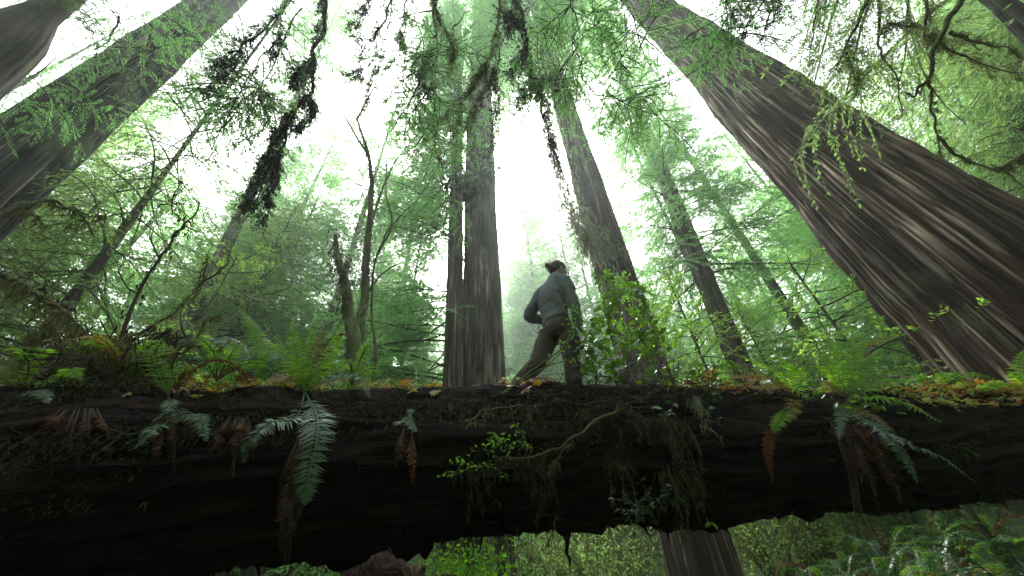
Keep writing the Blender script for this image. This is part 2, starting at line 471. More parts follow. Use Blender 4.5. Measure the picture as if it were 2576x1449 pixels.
# ------------------------------------------------------------------ trunks
def trunk_mesh(Lh, rf, nth, nz, seed, K, depth, twist=.0, zpow=1.0, lob=0.0, flare=0.0):
    t = np.linspace(0, 1, nz) ** zpow
    z = (t * Lh)[:, None]; th = np.linspace(0, 2 * np.pi, nth, endpoint=False)[None, :]
    r0 = rf(z)
    base = np.exp(-z / (2.2 * max(.2, float(rf(0))) + .2))
    uu = th / (2 * np.pi)
    w1 = vnoise(uu * 6, z * .22, seed, 6) - .5
    u = uu * K + .9 * w1 + twist * z
    a = np.abs(2 * vnoise(u, z * .18, seed + 1, K) - 1) ** .55
    b = np.abs(2 * vnoise(u * 2.0 + .3, z * .5, seed + 2, 2 * K) - 1) ** .55
    c = .8 * np.abs(2 * vnoise(u * 4.5 + .7 * vnoise(uu * 9, z * .9, seed + 8, 9), z * .75, seed + 3, int(4.5 * K)) - 1) ** .5 + .2 * vnoise(u * 9, z * 5, seed + 7, 9 * K)
    rid = .42 * a + .28 * b + .30 * c
    lobes = (vnoise(uu * 7 + twist * z * .35, z * .06, seed + 4, 7) - .5) * 2
    rr = r0 * (1 + lob * lobes * (.35 + base) + flare * base) + depth * (rid - .6) * np.minimum(1, r0 / .3)
    sx = .05 * r0 * (vnoise(z * .15, z * 0, seed + 6) - .5) * 2
    V = np.stack([rr * np.cos(th) + sx, rr * np.sin(th), z + 0 * th], -1).reshape(-1, 3)
    i = np.arange(nz - 1)[:, None] * nth; j = np.arange(nth)[None, :]; j2 = (j + 1) % nth
    F = np.stack([i + j, i + j2, i + nth + j2, i + nth + j], -1).reshape(-1, 4)
    return V, F, np.clip(1.1 * c + .35 * b + .35 * a - .75, 0, 1).ravel()


def axis_rot(d):
    d = norm(d); x = norm(np.cross([0, 1, 0], d)); y = np.cross(d, x)
    return np.stack([x, y, d], 1)


def survey(L0, R0, L1, R1, d, lean=None):
    """trunk axis and radii from its two edges seen at two heights, standing d metres away"""
    c0 = norm(ray(*L0) + ray(*R0)); c1 = norm(ray(*L1) + ray(*R1))
    a0 = math.atan2(c0[0], c0[1]); a1 = math.atan2(c1[0], c1[1])
    P0 = c0 * d / math.hypot(c0[0], c0[1])
    P1 = c1 * (d * math.cos(a1 - a0)) / math.hypot(c1[0], c1[1])
    h0 = math.acos(min(1, ray(*L0) @ ray(*R0))) / 2; h1 = math.acos(min(1, ray(*L1) @ ray(*R1))) / 2
    return P0, P1, np.linalg.norm(P0) * math.sin(h0), np.linalg.norm(P1) * math.sin(h1)


def tree_base(P0, P1):
    d = norm(P1 - P0)
    if d[2] < 0: d = -d
    p = P0.copy()
    for _ in range(4):
        gz = float(ground_z(p[0], p[1])) - .25
        p = p + d * ((gz - p[2]) / d[2])
    return p, d


def tree(name, label, edges, d, H, bark='bark', K=26, depth=.08, nth=160, nz=220, twist=0, lob=.06, flare=.25, seed=1, group=None, taper=None, cat='tree', rmin=.03, zpow=1.0, kmin=None):
    P0, P1, r0, r1 = survey(*edges, d)
    base, ax = tree_base(P0, P1)
    s0 = (P0 - base) @ ax; s1 = (P1 - base) @ ax
    if s0 > s1: s0, s1, r0, r1 = s1, s0, r1, r0
    Lh = min(H, (ZTOP - 1.5 - base[2]) / ax[2])
    k = (r1 - r0) / max(.1, s1 - s0)
    k = min(k, -.002)
    if kmin is not None: k = max(k, kmin)
    rt = max(rmin, r1 + k * (Lh - s1)) if taper is None else taper

    def rf(z):
        return np.interp(z, [0, s0, s1, max(s1 + .1, Lh)], [r0 - k * min(s0, 6) * .8, r0, r1, min(rt, r1)])
    t = empty(name, base, axis_rot(ax))
    tag(t, label, cat, group)
    V, F, a = trunk_mesh(Lh, rf, nth, nz, seed, K, depth, twist, zpow, lob, flare)
    b = MB(); b.add(V, F, 0, a)
    b.build('trunk', M[bark], t, True)
    t_info[t.name] = (Lh, rf)
    print(name, label[:34], 'base', base.round(1), 'ax', ax.round(2), 'r', round(r0, 2), round(r1, 2), 's', round(s0, 1), round(s1, 1))
    return t


t_info = {}
T = {}
T['A'] = tree('redwood_tree', 'giant leaning redwood with deep twisted bark ridges filling the right of the view', ((2300, 850), (2569, 527), (1958, 460), (2124, 260)), 9.5, 46, 'bark_red', K=40, depth=.34, nth=1000, nz=460, twist=.10, lob=.07, flare=.05, seed=3)
T['B'] = tree('redwood_tree', 'broad grey redwood trunk slanting across the upper left corner', ((222, 379), (100, 231), (481, 136), (400, 38)), 9.5, 48, 'bark_grey', K=40, depth=.17, nth=560, nz=360, twist=.03, lob=.05, seed=21)
T['C'] = tree('mossy_tree', 'dark mossy trunk cut off by the extreme upper left corner', ((45, 165), (10, 30), (130, 75), (75, 0)), 6, 40, 'bark_thin', K=22, depth=.08, nth=120, nz=140, seed=31, kmin=-.01, flare=0)
T['G'] = tree('redwood_tree', 'tall straight redwood with dark burl, just left of the walking person', ((1160, 930), (1268, 930), (1174, 400), (1245, 400)), 11, 49, 'bark', K=24, depth=.16, nth=440, nz=440, lob=.05, flare=.1, seed=41)
T['F'] = tree('redwood_tree', 'narrow redwood trunk standing tight against the left of the burled redwood', ((1114, 960), (1167, 960), (1131, 500), (1164, 500)), 10.4, 40, 'bark', K=14, depth=.05, nth=130, nz=260, seed=51)
T['H'] = tree('redwood_tree', 'leaning redwood trunk behind the right shoulder of the person, hung with pale lichen', ((1562, 950), (1688, 940), (1391, 255), (1440, 248)), 8.4, 46, 'bark', K=22, depth=.14, nth=400, nz=420, lob=.05, flare=.1, seed=61)
T['I'] = tree('redwood_tree', 'dark redwood trunk leaning between the lichen-hung redwood and the right giant', ((1746, 700), (1795, 690), (1690, 555), (1728, 530)), 13.5, 46, 'bark', K=18, depth=.08, nth=180, nz=260, seed=71)
T['J'] = tree('sapling_tree', 'very thin bare pole close along the left of the dark leaning redwood', ((1793, 800), (1806, 796), (1693, 590), (1702, 588)), 14.5, 26, 'bark_thin', K=8, depth=.015, nth=30, nz=60, seed=81)
T['K'] = tree('sapling_tree', 'thin bare pole slanting along the left edge of the right giant', ((2150, 690), (2163, 680), (1962, 462), (1972, 455)), 13.5, 20, 'bark_thin', K=8, depth=.02, nth=30, nz=60, seed=91)
T['L'] = tree('redwood_tree', 'brown trunk just showing in the extreme upper right corner', ((2575, 78), (2570, 22), (2500, 30), (2530, -12)), 9, 40, 'bark', K=18, depth=.07, nth=90, nz=120, seed=101)
T['D'] = tree('hemlock_tree', 'slim mossy hemlock slanting up beneath the broad grey trunk', ((318, 545), (340, 558), (435, 395), (447, 402)), 10.5, 30, 'bark_thin', K=10, depth=.02, nth=50, nz=160, seed=111, lob=.03)
T['E'] = tree('redwood_tree', 'pale straight trunk rising behind the dark hanging branch on the left', ((532, 655), (570, 650), (632, 455), (659, 455)), 17, 48, 'bark_grey', K=18, depth=.06, nth=120, nz=200, seed=121)


# ------------------------------------------------------------------ foliage
def cards(B, D, ln, wd, r, flat=.5):
    """leaf blades: from points B along directions D"""
    n = len(B)
    nr = np.array([0, 0, 1.0]) + r.normal(size=(n, 3)) * flat
    S = np.cross(D, nr); S /= np.linalg.norm(S, axis=1)[:, None] + 1e-9
    ln = ln * (.6 + .8 * r.random(n)); wd = wd * (.7 + .6 * r.random(n))
    V = np.stack([B, B + D * (ln * .5)[:, None] + S * (wd * .5)[:, None], B + D * ln[:, None], B + D * (ln * .5)[:, None] - S * (wd * .5)[:, None]], 1)
    return V.reshape(-1, 3), np.arange(4 * n).reshape(n, 4)


def bough(Lb, leaf=(.10, .032), sp=.11, csp=.045, droop=.18, fill=1.0, bare=.12, seed=0, hang=0.0, wood=.012, lift=0.0, twl=.40):
    """one bough growing along +x: (leaf vertices, faces, wood vertices, faces)"""
    r = np.random.default_rng(seed)
    n = 9
    t = np.linspace(0, 1, n)
    P = np.stack([Lb * t, .10 * Lb * np.sin(t * 3 + r.random() * 6) * t, lift * Lb * t - droop * Lb * t ** 2], 1)
    P = wiggle(P, .008 * Lb, seed + 1)
    wv, wf = tube(P, wood * (Lb ** .7) * (1 - .85 * t) + .003, 4)
    WV = [wv]; WF = [wf]; nn = len(wv)
    BB = []; DD = []
    m = int(Lb * (1 - bare) / sp)
    for k in range(m):
        tt = bare + (1 - bare) * (k + r.random()) / m
        if r.random() > .55 + .45 * fill: continue
        p = np.array([np.interp(tt, t, P[:, q]) for q in range(3)])
        side = 1 if k % 2 else -1
        l = Lb * twl * (1.05 - .85 * tt) * (.5 + .8 * r.random()) + .08
        a = R(35 + 35 * r.random()) * side
        d = np.array([math.cos(a), math.sin(a), -.15 - .5 * hang + .25 * r.normal()]); d /= np.linalg.norm(d)
        c = max(2, int(l / csp)); q = np.linspace(.08, 1, c)
        tw = p + np.outer(q * l, d); tw[:, 2] -= (.25 + hang) * l * q ** 2
        if l > .25:
            a_, b_ = tube(tw[[0, c // 2, c - 1]], [.005, .004, .002], 3)
            WV.append(a_); WF.append(b_ + nn); nn += len(a_)
        for sg in (1, -1):
            aa = a + sg * R(48)
            dd = np.array([math.cos(aa), math.sin(aa), -.25 - hang])[None] + r.normal(size=(c, 3)) * .25
            BB.append(tw); DD.append(dd / np.linalg.norm(dd, axis=1)[:, None])
    if not BB: BB = [P]; DD = [np.tile([1., 0, 0], (n, 1))]
    B = np.concatenate(BB); D = np.concatenate(DD)
    keep = r.random(len(B)) < .55 + .45 * fill
    lv, lf = cards(B[keep], D[keep], leaf[0], leaf[1], r)
    return lv, lf, np.concatenate(WV), np.concatenate(WF)


BOUGH = {}


def boughs(style):
    if style in BOUGH: return BOUGH[style]
    S = dict(redwood=dict(leaf=(.11, .034), sp=.10, csp=.05, droop=.22),
             hemlock=dict(leaf=(.08, .026), sp=.10, csp=.045, droop=.25, hang=.35, fill=.8),
             fine=dict(leaf=(.042, .012), sp=.065, csp=.018, droop=.25, hang=.1, fill=.95, wood=.0055),
             far=dict(leaf=(.22, .075), sp=.20, csp=.11, droop=.22),
             thin=dict(leaf=(.09, .026), sp=.15, csp=.055, droop=.1, fill=.55, bare=.3),
             bare=dict(leaf=(.05, .015), sp=.16, csp=.2, droop=.05, fill=.1, bare=.2, wood=.011),
             bright=dict(leaf=(.075, .03), sp=.10, csp=.045, droop=.15, fill=.8, bare=.2))[style]
    BOUGH[style] = [(Lb, [bough(Lb, seed=900 + 7 * k + int(Lb * 10), **S) for k in range(4)]) for Lb in (.9, 1.6, 2.6, 4.0)]
    return BOUGH[style]


def rot_apply(V, Mx, p):
    return V @ Mx.T + p


def place_bough(mb, style, p, az, pitch, length, r, roll=None):
    lib = boughs(style)
    Lb, vs = min(lib, key=lambda q: abs(q[0] - length))
    lv, lf, wv, wf = vs[r.integers(len(vs))]
    s = length / Lb
    ca, sa, cp, sp_ = math.cos(az), math.sin(az), math.cos(pitch), math.sin(pitch)
    x = np.array([ca * cp, sa * cp, sp_]); y = np.array([-sa, ca, 0]); z = np.cross(x, y)
    ro = (r.normal() * .3) if roll is None else roll
    y, z = y * math.cos(ro) + z * math.sin(ro), z * math.cos(ro) - y * math.sin(ro)
    if r.random() < .5: y = -y
    Mx = np.stack([x, y, z], 1) * s
    mb.add(rot_apply(lv, Mx, p), lf, 0); mb.add(rot_apply(wv, Mx, p), wf, 1)


def crown(za, zb, Lmax, n, style, seed, rf=None, prof='cone', az=None, azs=1.2, pitch=(-.25, .2), clump=.0, mn=.7):
    """boughs set round the z axis between heights za and zb"""
    r = np.random.default_rng(seed)
    mb = MB()
    for k in range(n):
        f = (k + r.random()) / n
        z = za + (zb - za) * f
        if clump and vnoise(z * .55, seed, seed) < clump: continue
        if prof == 'cone': l = Lmax * (1 - f) ** .5 + .5
        elif prof == 'top': l = Lmax * math.sin(min(1, .15 + f * 1.1) * math.pi * .62)
        else: l = Lmax
        l = max(mn, l * (.55 + .6 * r.random()))
        a = 2.4 * k + r.normal() * .6 if az is None else az + r.normal() * azs
        ro = 0 if rf is None else float(rf(z)) * .8
        pt = pitch[0] + (pitch[1] - pitch[0]) * f + r.normal() * .15
        place_bough(mb, style, np.array([ro * math.cos(a), ro * math.sin(a), z]), a, pt, l, r)
    return mb


def add_crown(key, *a, leaf='leaf', wood='twig', **k):
    t = T[key]; Lh, rf = t_info[t.name]
    mb = crown(*a, rf=rf, **k)
    return mb.build('crown', [M[leaf], M[wood]], t)


# crowns of the trees whose trunks are surveyed above (heights along each trunk)
add_crown('G', 18, 47, 4.0, 210, 'redwood', 201, prof='top', clump=.35)
add_crown('F', 5, 39, 3.4, 220, 'redwood', 202, prof='', az=R(175), azs=.9, pitch=(-.05, .1), clump=.2)
add_crown('H', 21, 44, 4.6, 230, 'redwood', 203, prof='top', clump=.33)
add_crown('I', 9, 42, 3.4, 260, 'redwood', 204, prof='cone', pitch=(-.2, .1), clump=.3)
add_crown('J', 9, 25, 1.6, 50, 'redwood', 205)
add_crown('K', 9, 19, 1.5, 30, 'thin', 206, leaf='leaf_light')
add_crown('A', 27, 44, 4.0, 36, 'redwood', 207, prof='')
add_crown('B', 20, 46, 2.4, 40, 'redwood', 208, prof='', clump=.35)
add_crown('C', 18, 38, 2.2, 24, 'redwood', 209, prof='', clump=.2)
add_crown('L', 8, 38, 5.0, 150, 'hemlock', 210, prof='', leaf='leaf_dull', wood='twig_moss', clump=.15)
add_crown('D', 3, 17, 2.5, 100, 'hemlock', 211, prof='', leaf='leaf_dull', wood='twig_moss')
add_crown('E', 24, 46, 3.4, 110, 'redwood', 212, prof='top')


def conifer(key, label, apex, d, Lmax, n, style='redwood', leaf='leaf', lowf=.12, rt=None, seed=1, name='conifer_tree', group=None, prof='cone', pitch=(-.25, .2), clump=.15, lean=None, crown_mesh=None, wood='twig', bark='bark_thin'):
    P = at(*apex, d)
    b = np.array([P[0], P[1], 0.0])
    if lean is not None:
        b[:2] += np.array(lean)
    b[2] = float(ground_z(b[0], b[1])) - .2
    P[2] = min(P[2], ZTOP - 1.5)
    ax = norm(P - b); H = np.linalg.norm(P - b)
    r0 = rt or max(.06, H * .0075)
    t = empty(name, b, axis_rot(ax)); tag(t, label, 'tree', group)
    rf = lambda z: np.interp(z, [0, H], [r0, .02])
    V, F, a = trunk_mesh(H, rf, 40, 90, seed, 9, .02 if r0 < .3 else .05)
    m = MB(); m.add(V, F, 0, a); m.build('trunk', M[bark], t, True)
    if crown_mesh is None:
        crown(H * lowf, H * .995, Lmax, int(n * 1.05), style, seed + 1, rf=rf, prof=prof, pitch=pitch, clump=clump, mn=.45).build('crown', [M[leaf], M[wood]], t)
    else:
        o = bpy.data.objects.new('crown', crown_mesh[0]); COL.objects.link(o); o.parent = t
        o.scale = (Lmax / crown_mesh[2], Lmax / crown_mesh[2], H / crown_mesh[1])
    T[key] = t; t_info[t.name] = (H, rf)
    return t


conifer('n1', 'misty pale green conifer left of the bare vine maple stems, with a slender pointed top', (885, 262), 24, 5.0, 260, 'redwood', 'leaf', seed=301)
conifer('n2', 'grey green conifer with layered drooping boughs below the pale straight trunk', (745, 520), 17, 3.6, 170, 'hemlock', 'leaf_dull', seed=303, lowf=.2)
conifer('n3', 'dull mossy conifer at the left edge beneath the broad grey trunk', (70, 470), 13, 3.6, 170, 'hemlock', 'leaf_dull', seed=305, wood='twig_moss')
conifer('n4', 'bright green young tree glowing behind the ferns on the left half of the log', (600, 640), 10.5, 2.2, 80, 'bright', 'leaf_light', seed=307, name='young_tree')
conifer('n5', 'full green conifer directly left of the narrow redwood trunk', (1010, 225), 18, 3.4, 190, 'redwood', 'leaf', seed=309)
conifer('n6', 'misty conifer whose drooping boughs hang above and behind the head of the person', (1385, 470), 23, 3.6, 220, 'redwood', 'leaf', seed=311)
conifer('n7', 'faint conifer fading into mist low in the gap beside the person', (1300, 640), 32, 4.5, 300, 'far', 'leaf', seed=313)
conifer('n8', 'misty rounded conifer in the gap below the right giant', (1955, 455), 21, 4.2, 190, 'redwood', 'leaf', seed=315)
conifer('n9', 'light green sapling with open feathery boughs in front of the right giant', (1985, 660), 9.5, 1.7, 26, 'bright', 'leaf_light', seed=317, name='young_tree', lowf=.3)
conifer('n10', 'leafy young tree behind the dark leaning redwood and right of it', (1850, 770), 17, 2.8, 130, 'redwood', 'leaf_light', seed=319, name='young_tree')
conifer('n11', 'dense dull conifer high above the right giant near the corner', (2300, 60), 17, 5.0, 260, 'hemlock', 'leaf_dull', seed=321, wood='twig_moss')
conifer('n12', 'dense conifer behind the upper right mossy limbs', (2330, 60), 20, 4.6, 240, 'redwood', 'leaf', seed=323)
conifer('n13', 'dark conifer at the right edge behind the right giant', (2540, 300), 16, 4.6, 210, 'hemlock', 'leaf_dull', seed=325)
conifer('n14', 'sparse conifer leaning beside the slim mossy hemlock', (330, 450), 15, 2.6, 100, 'thin', 'leaf_dull', seed=327, lean=(-1.5, 0))
conifer('n15', 'green conifer filling the space between burled redwood and vine maple stems', (1060, 590), 11.5, 2.2, 90, 'redwood', 'leaf', seed=329)
conifer('n16', 'tall conifer behind the top of the dark leaning redwood', (1575, 150), 19, 2.8, 170, 'redwood', 'leaf', seed=331)
conifer('n17', 'tall conifer behind the upper part of the broad grey trunk', (330, 60), 22, 2.4, 60, 'redwood', 'leaf', seed=333)
conifer('n18', 'conifer low at the left edge with thin twiggy boughs', (215, 560), 12, 2.6, 110, 'thin', 'leaf_dull', seed=335, wood='twig_moss')
conifer('n20', 'misty conifer rising between the pale straight trunk and the vine maple', (745, 375), 26, 5.0, 260, 'redwood', 'leaf', seed=341)
conifer('n21', 'misty conifer just left of the vine maple, broad and soft', (830, 430), 20, 4.4, 230, 'redwood', 'leaf', seed=343)
conifer('n22', 'misty conifer close behind the narrow redwood trunk', (1085, 300), 25, 5, 230, 'redwood', 'leaf', seed=345)
conifer('n23', 'pale misty conifer in the gap between the burled redwood and the head of the person', (1310, 440), 28, 5.0, 420, 'far', 'leaf', seed=347)
conifer('n24', 'pale misty conifer behind the lower part of the lichen-hung redwood', (1490, 430), 27, 4.0, 200, 'redwood', 'leaf', seed=349)
conifer('n25', 'broad misty conifer filling the view between vine maple and narrow redwood', (985, 430), 22, 4.6, 230, 'redwood', 'leaf', seed=351)
conifer('n26', 'soft grey green conifer low between the pale straight trunk and the broken snag', (690, 600), 21, 4.6, 200, 'redwood', 'leaf_dull', seed=353)
conifer('n19', 'small conifer right of the lichen-hung redwood at the level of the person', (1660, 650), 12.5, 2.0, 70, 'bright', 'leaf_light', seed=337)

# the wood beyond, tree by tree: four crown shapes shared
FAR = []
for k in range(4):
    mb = crown(3, 29.8, 4.6, 200, 'far', 400 + k, clump=.18, rf=lambda z: .15, mn=.6)
    FAR.append((mb.mesh('crown', [M['leaf'] if k % 2 else M['leaf_dull'], M['twig']]), 30.0, 4.2))
rb = np.random.default_rng(77)
for k in range(46):
    az = R(-84 + 168 * (k + .5) / 46 + rb.normal() * 1.2)
    d = 25 + 18 * rb.random()
    el = R(38 + 14 * rb.random() - (7 if -60 < math.degrees(az) < -14 else 0) - (6 if 18 < math.degrees(az) < 34 else 0))
    b = np.array([d * math.sin(az), d * math.cos(az), 0]); b[2] = float(ground_z(b[0], b[1])) - .2
    h = min(d * math.tan(el), 48) - b[2]
    t = empty('distant_conifer', b, axis_rot(norm([rb.normal() * .03, rb.normal() * .03, 1])))
    tag(t, 'misty conifer among the distant trees of the redwood wood', 'tree', 'distant misty trees behind the nearer trunks')
    r0 = .2 + .3 * rb.random()
    V, F, a = trunk_mesh(h, lambda z: np.interp(z, [0, h], [r0, .03]), 24, 30, 500 + k, 7, .03)
    m = MB(); m.add(V, F, 0, a); m.build('trunk', M['bark_thin'], t, True)
    fm = FAR[rb.integers(4)]
    o = bpy.data.objects.new('crown', fm[0]); COL.objects.link(o); o.parent = t
    q = (.8 + .5 * rb.random()); o.scale = (q, q, h / fm[1]); o.rotation_euler.z = rb.random() * 6


# ------------------------------------------------------------------ the walking person
def loft(P, RX, RZ, k=20, X=None):
    """closed tube with elliptic sections: RX along X (or the frame), RZ across"""
    P = np.asarray(P, float); n = len(P)
    T, Nn, B = frames(P)
    if X is not None:
        Nn = np.array([norm(np.asarray(x) - t * (np.asarray(x) @ t)) for x, t in zip(X, T)]); B = np.cross(T, Nn)
    th = np.linspace(0, 2 * np.pi, k, endpoint=False)
    V = P[:, None] + np.asarray(RX, float)[:, None, None] * np.cos(th)[None, :, None] * Nn[:, None] + np.asarray(RZ, float)[:, None, None] * np.sin(th)[None, :, None] * B[:, None]
    V = V.reshape(-1, 3)
    i = np.arange(n - 1)[:, None] * k; j = np.arange(k)[None, :]; j2 = (j + 1) % k
    F = np.stack([i + j, i + j2, i + k + j2, i + k + j], -1).reshape(-1, 4)
    V = np.vstack([V, P[0], P[-1]])
    e = np.arange(k); a = len(V) - 2
    cap = np.vstack([np.stack([(e + 1) % k, e, np.full(k, a)], -1), np.stack([(n - 1) * k + e, (n - 1) * k + (e + 1) % k, np.full(k, a + 1)], -1)])
    return V, F, cap


def add_loft(mb, P, RX, RZ=None, k=20, X=None, n=None):
    P = np.asarray(P, float); RX = np.asarray(RX, float); RZ = RX if RZ is None else np.asarray(RZ, float)
    n = n or len(P) * 5
    s0 = np.linspace(0, 1, len(P)); s1 = np.linspace(0, 1, n)
    Q = spline(P, n)
    if X is not None:
        X = np.asarray(X, float); X = np.stack([np.interp(s1, s0, X[:, q]) for q in range(3)], 1)
    V, F, c = loft(Q, np.interp(s1, s0, RX), np.interp(s1, s0, RZ), k, X)
    base = mb.n
    mb.add(V, F); mb.F.append(c + base); mb.M.append(np.zeros(len(c), np.int32))


def ball(mb, c, rx, ry=None, rz=None, Mx=None, k=18):
    ry = ry or rx; rz = rz or rx
    ph = np.linspace(-math.pi / 2, math.pi / 2, 12)
    P = np.stack([0 * ph, 0 * ph, np.sin(ph)], 1)
    th = np.linspace(0, 2 * np.pi, k, endpoint=False)
    V = np.stack([np.cos(ph)[:, None] * np.cos(th)[None], np.cos(ph)[:, None] * np.sin(th)[None], np.sin(ph)[:, None] + 0 * th[None]], -1).reshape(-1, 3) * np.array([rx, ry, rz])
    if Mx is not None: V = V @ np.asarray(Mx).T
    n = len(ph)
    i = np.arange(n - 1)[:, None] * k; j = np.arange(k)[None, :]; j2 = (j + 1) % k
    F = np.stack([i + j, i + j2, i + k + j2, i + k + j], -1).reshape(-1, 4)
    mb.add(V + np.asarray(c), F)


def fuse(mb, name, material, parent, voxel=.011, smooth=6, fold=None):
    """one continuous skin grown round the lofts; fold(V, N) moves the vertices along their normals"""
    tmp = bpy.data.objects.new('tmp', mb.mesh('tmp', material)); COL.objects.link(tmp)
    m = tmp.modifiers.new('r', 'REMESH'); m.mode = 'VOXEL'; m.voxel_size = voxel
    s_ = tmp.modifiers.new('s', 'SMOOTH'); s_.iterations = smooth; s_.factor = .5
    dg = bpy.context.evaluated_depsgraph_get()
    me = bpy.data.meshes.new_from_object(tmp.evaluated_get(dg))
    bpy.data.objects.remove(tmp)
    nv = len(me.vertices)
    co = np.zeros(nv * 3); me.vertices.foreach_get('co', co); co = co.reshape(-1, 3)
    if fold is not None and nv:
        no = np.zeros(nv * 3); me.vertices.foreach_get('normal', no); no = no.reshape(-1, 3)
        co = co + no * fold(co, no)[:, None]
        me.vertices.foreach_set('co', co.ravel())
    me.polygons.foreach_set('use_smooth', np.ones(len(me.polygons), bool))
    me.materials.clear(); me.materials.append(material); me.update()
    o = bpy.data.objects.new(name, me); COL.objects.link(o); o.parent = parent
    o.matrix_parent_inverse = parent.matrix_world.inverted()
    return o


FWD = norm([.78, .62, 0]); RGT = norm([.62, -.78, 0]); UP = np.array([0, 0, 1.0])
J = dict(pel=al(1404, 838, 0), waist=al(1398, 805, 0), chest=al(1389, 752, .0), sh=al(1394, 712, .0), neck=al(1400, 697, .02), head=al(1403, 684, .03),
         hR=al(1432, 850, -.07), kR=al(1440, 905, -.06), aR=al(1444, 966, -.06), hL=al(1378, 848, .07), kL=al(1353, 912, .05), aL=al(1304, 970, .03),
         sR=al(1422, 708, -.13), eR=al(1445, 772, -.19), wR=al(1456, 822, -.13), sL=al(1364, 735, .13), eL=al(1331, 796, .19), wL=al(1374, 812, .34))
foot0 = log_pt([0.5], [0])[0]
person = empty('person', [al(1375, 985)[0], al(1375, 985)[1], 1.76])
tag(person, 'person in grey long sleeved shirt and brown trousers walking along the log, head turned down', 'person')
# body: one continuous figure
b = MB()
add_loft(b, [J['pel'] - UP * .04, J['waist'], J['chest'], J['sh'], J['neck'], J['head']], [.10, .105, .125, .09, .052, .05], [.075, .07, .085, .065, .05, .05], X=[RGT] * 6)
for s_ in 'RL':
    add_loft(b, [J['h' + s_], .5 * (J['h' + s_] + J['k' + s_]), J['k' + s_], .45 * J['k' + s_] + .55 * J['a' + s_], J['a' + s_]], [.07, .066, .05, .045, .034])
    add_loft(b, [J['s' + s_], .5 * (J['s' + s_] + J['e' + s_]), J['e' + s_], .5 * (J['e' + s_] + J['w' + s_]), J['w' + s_]], [.045, .038, .032, .029, .022])
    add_loft(b, [.6 * J['chest'] + .4 * J['sh'] + UP * .08, J['s' + s_]], [.06, .045])
HF = norm(.86 * np.array([.9, .42, 0]) + np.array([0, 0, -.42])); HR = norm(np.cross(HF, UP)); HU = np.cross(HR, HF)   # head: looks ahead and down
HM = np.stack([HR, HF, HU], 1); hc = J['head'] + HU * .035
ball(b, hc, 0.0839, 0.1058, 0.1127, HM)
ball(b, hc + HF * 0.0345 - HU * 0.0633, 0.0633, 0.0713, 0.0633, HM)                 # jaw
add_loft(b, [hc + HF * 0.0978 + HU * 0.0057, hc + HF * 0.1242 - HU * 0.0322, hc + HF * 0.1012 - HU * 0.0460], [0.0115, 0.0161, 0.0115], k=10)   # nose
add_loft(b, [hc + HF * 0.1012 - HU * 0.0713 - HR * 0.0230, hc + HF * 0.1081 - HU * 0.0713, hc + HF * 0.1012 - HU * 0.0713 + HR * 0.0230], [0.0080, 0.0115, 0.0080], k=8)   # lips
for q in (-1, 1):
    ball(b, hc + HR * 0.0851 * q - HF * 0.0057 - HU * 0.0092, 0.0115, 0.0218, 0.0345, HM, 12)    # ears
    ball(b, hc + HF * 0.0943 + HR * 0.0345 * q + HU * 0.0138, 0.0196, 0.0115, 0.0115, HM, 12)      # brow and eye
for s_, dirn, curl in (('R', norm(FWD * .75 - UP * .6), norm(RGT * -.8 - UP * .2)), ('L', norm(J['wL'] - J['eL']), norm(RGT * .5 - UP * .6))):
    wv_ = J['w' + s_]; side = norm(np.cross(dirn, curl))
    pc = wv_ + dirn * .05
    add_loft(b, [wv_, wv_ + dirn * .03, wv_ + dirn * .085], [.022, .040, .040], [.020, .017, .014], X=[side] * 3)
    for f_ in range(4):
        o_ = (f_ - 1.5) * .019; ln_ = [.066, .076, .071, .055][f_]
        p0 = wv_ + dirn * .083 + side * o_
        add_loft(b, [p0, p0 + dirn * ln_ * .45 + curl * .008, p0 + dirn * ln_ * .75 + curl * .026, p0 + dirn * ln_ * .85 + curl * .048], [.0095, .009, .008, .0065], k=10)
    sgn = 1 if s_ == 'R' else -1
    p0 = wv_ + dirn * .03 + side * .032 * sgn
    add_loft(b, [p0, p0 + side * .022 * sgn + dirn * .025 + curl * .012, p0 + side * .024 * sgn + dirn * .055 + curl * .024], [.011, .010, .008], k=10)
fuse(b, 'body', M['skin'], person, .007, 3)


def folds(scale, amp, ax, seed):
    """creases of cloth running across the axis ax"""
    def f(V, Nn):
        t = V @ np.asarray(ax) * scale; c = np.cross(ax, [0.3, .5, .8]); c = V @ norm(c) * scale * .35
        n = 1 - np.abs(2 * fbm(t + .8 * vnoise(c, t, seed + 9), c, seed, 3) - 1)
        return amp * (n - .55)
    return f


b = MB()
hem = J['waist'] - UP * .045
add_loft(b, [hem, J['waist'] + UP * .03, .5 * (J['waist'] + J['chest']), J['chest'] + UP * .02, J['sh'] - UP * .01, J['sh'] + UP * .045, J['neck'] + UP * .012],
         [.185, .178,   .180, .188, .172, .125, .068], [.128, .122, .128, .138, .118, .085, .062], k=28, X=[RGT] * 7, n=40)
for s_ in 'RL':
    Sx, Ex, Wx = J['s' + s_], J['e' + s_], J['w' + s_]
    add_loft(b, [.55 * J['sh'] + .45 * Sx, Sx - UP * .01, .5 * (Sx + Ex), Ex, .5 * (Ex + Wx), Wx - (Wx - Ex) * .08], [.085, .082, .068, .06, .05, .042], k=20, n=34)
sh_ = fuse(b, 'shirt', M['shirt'], person, .009, 5, folds(8, .034, norm([.5, .1, 1]), 71))
b = MB()
add_loft(b, [J['waist'] - UP * .005, J['waist'] - UP * .07, .35 * J['waist'] + .65 * J['pel'], J['pel'] - UP * .03, J['pel'] - UP * .085], [.165, .172, .185, .180, .115], [.118, .122, .135, .130, .085], k=28, X=[RGT] * 5, n=30)
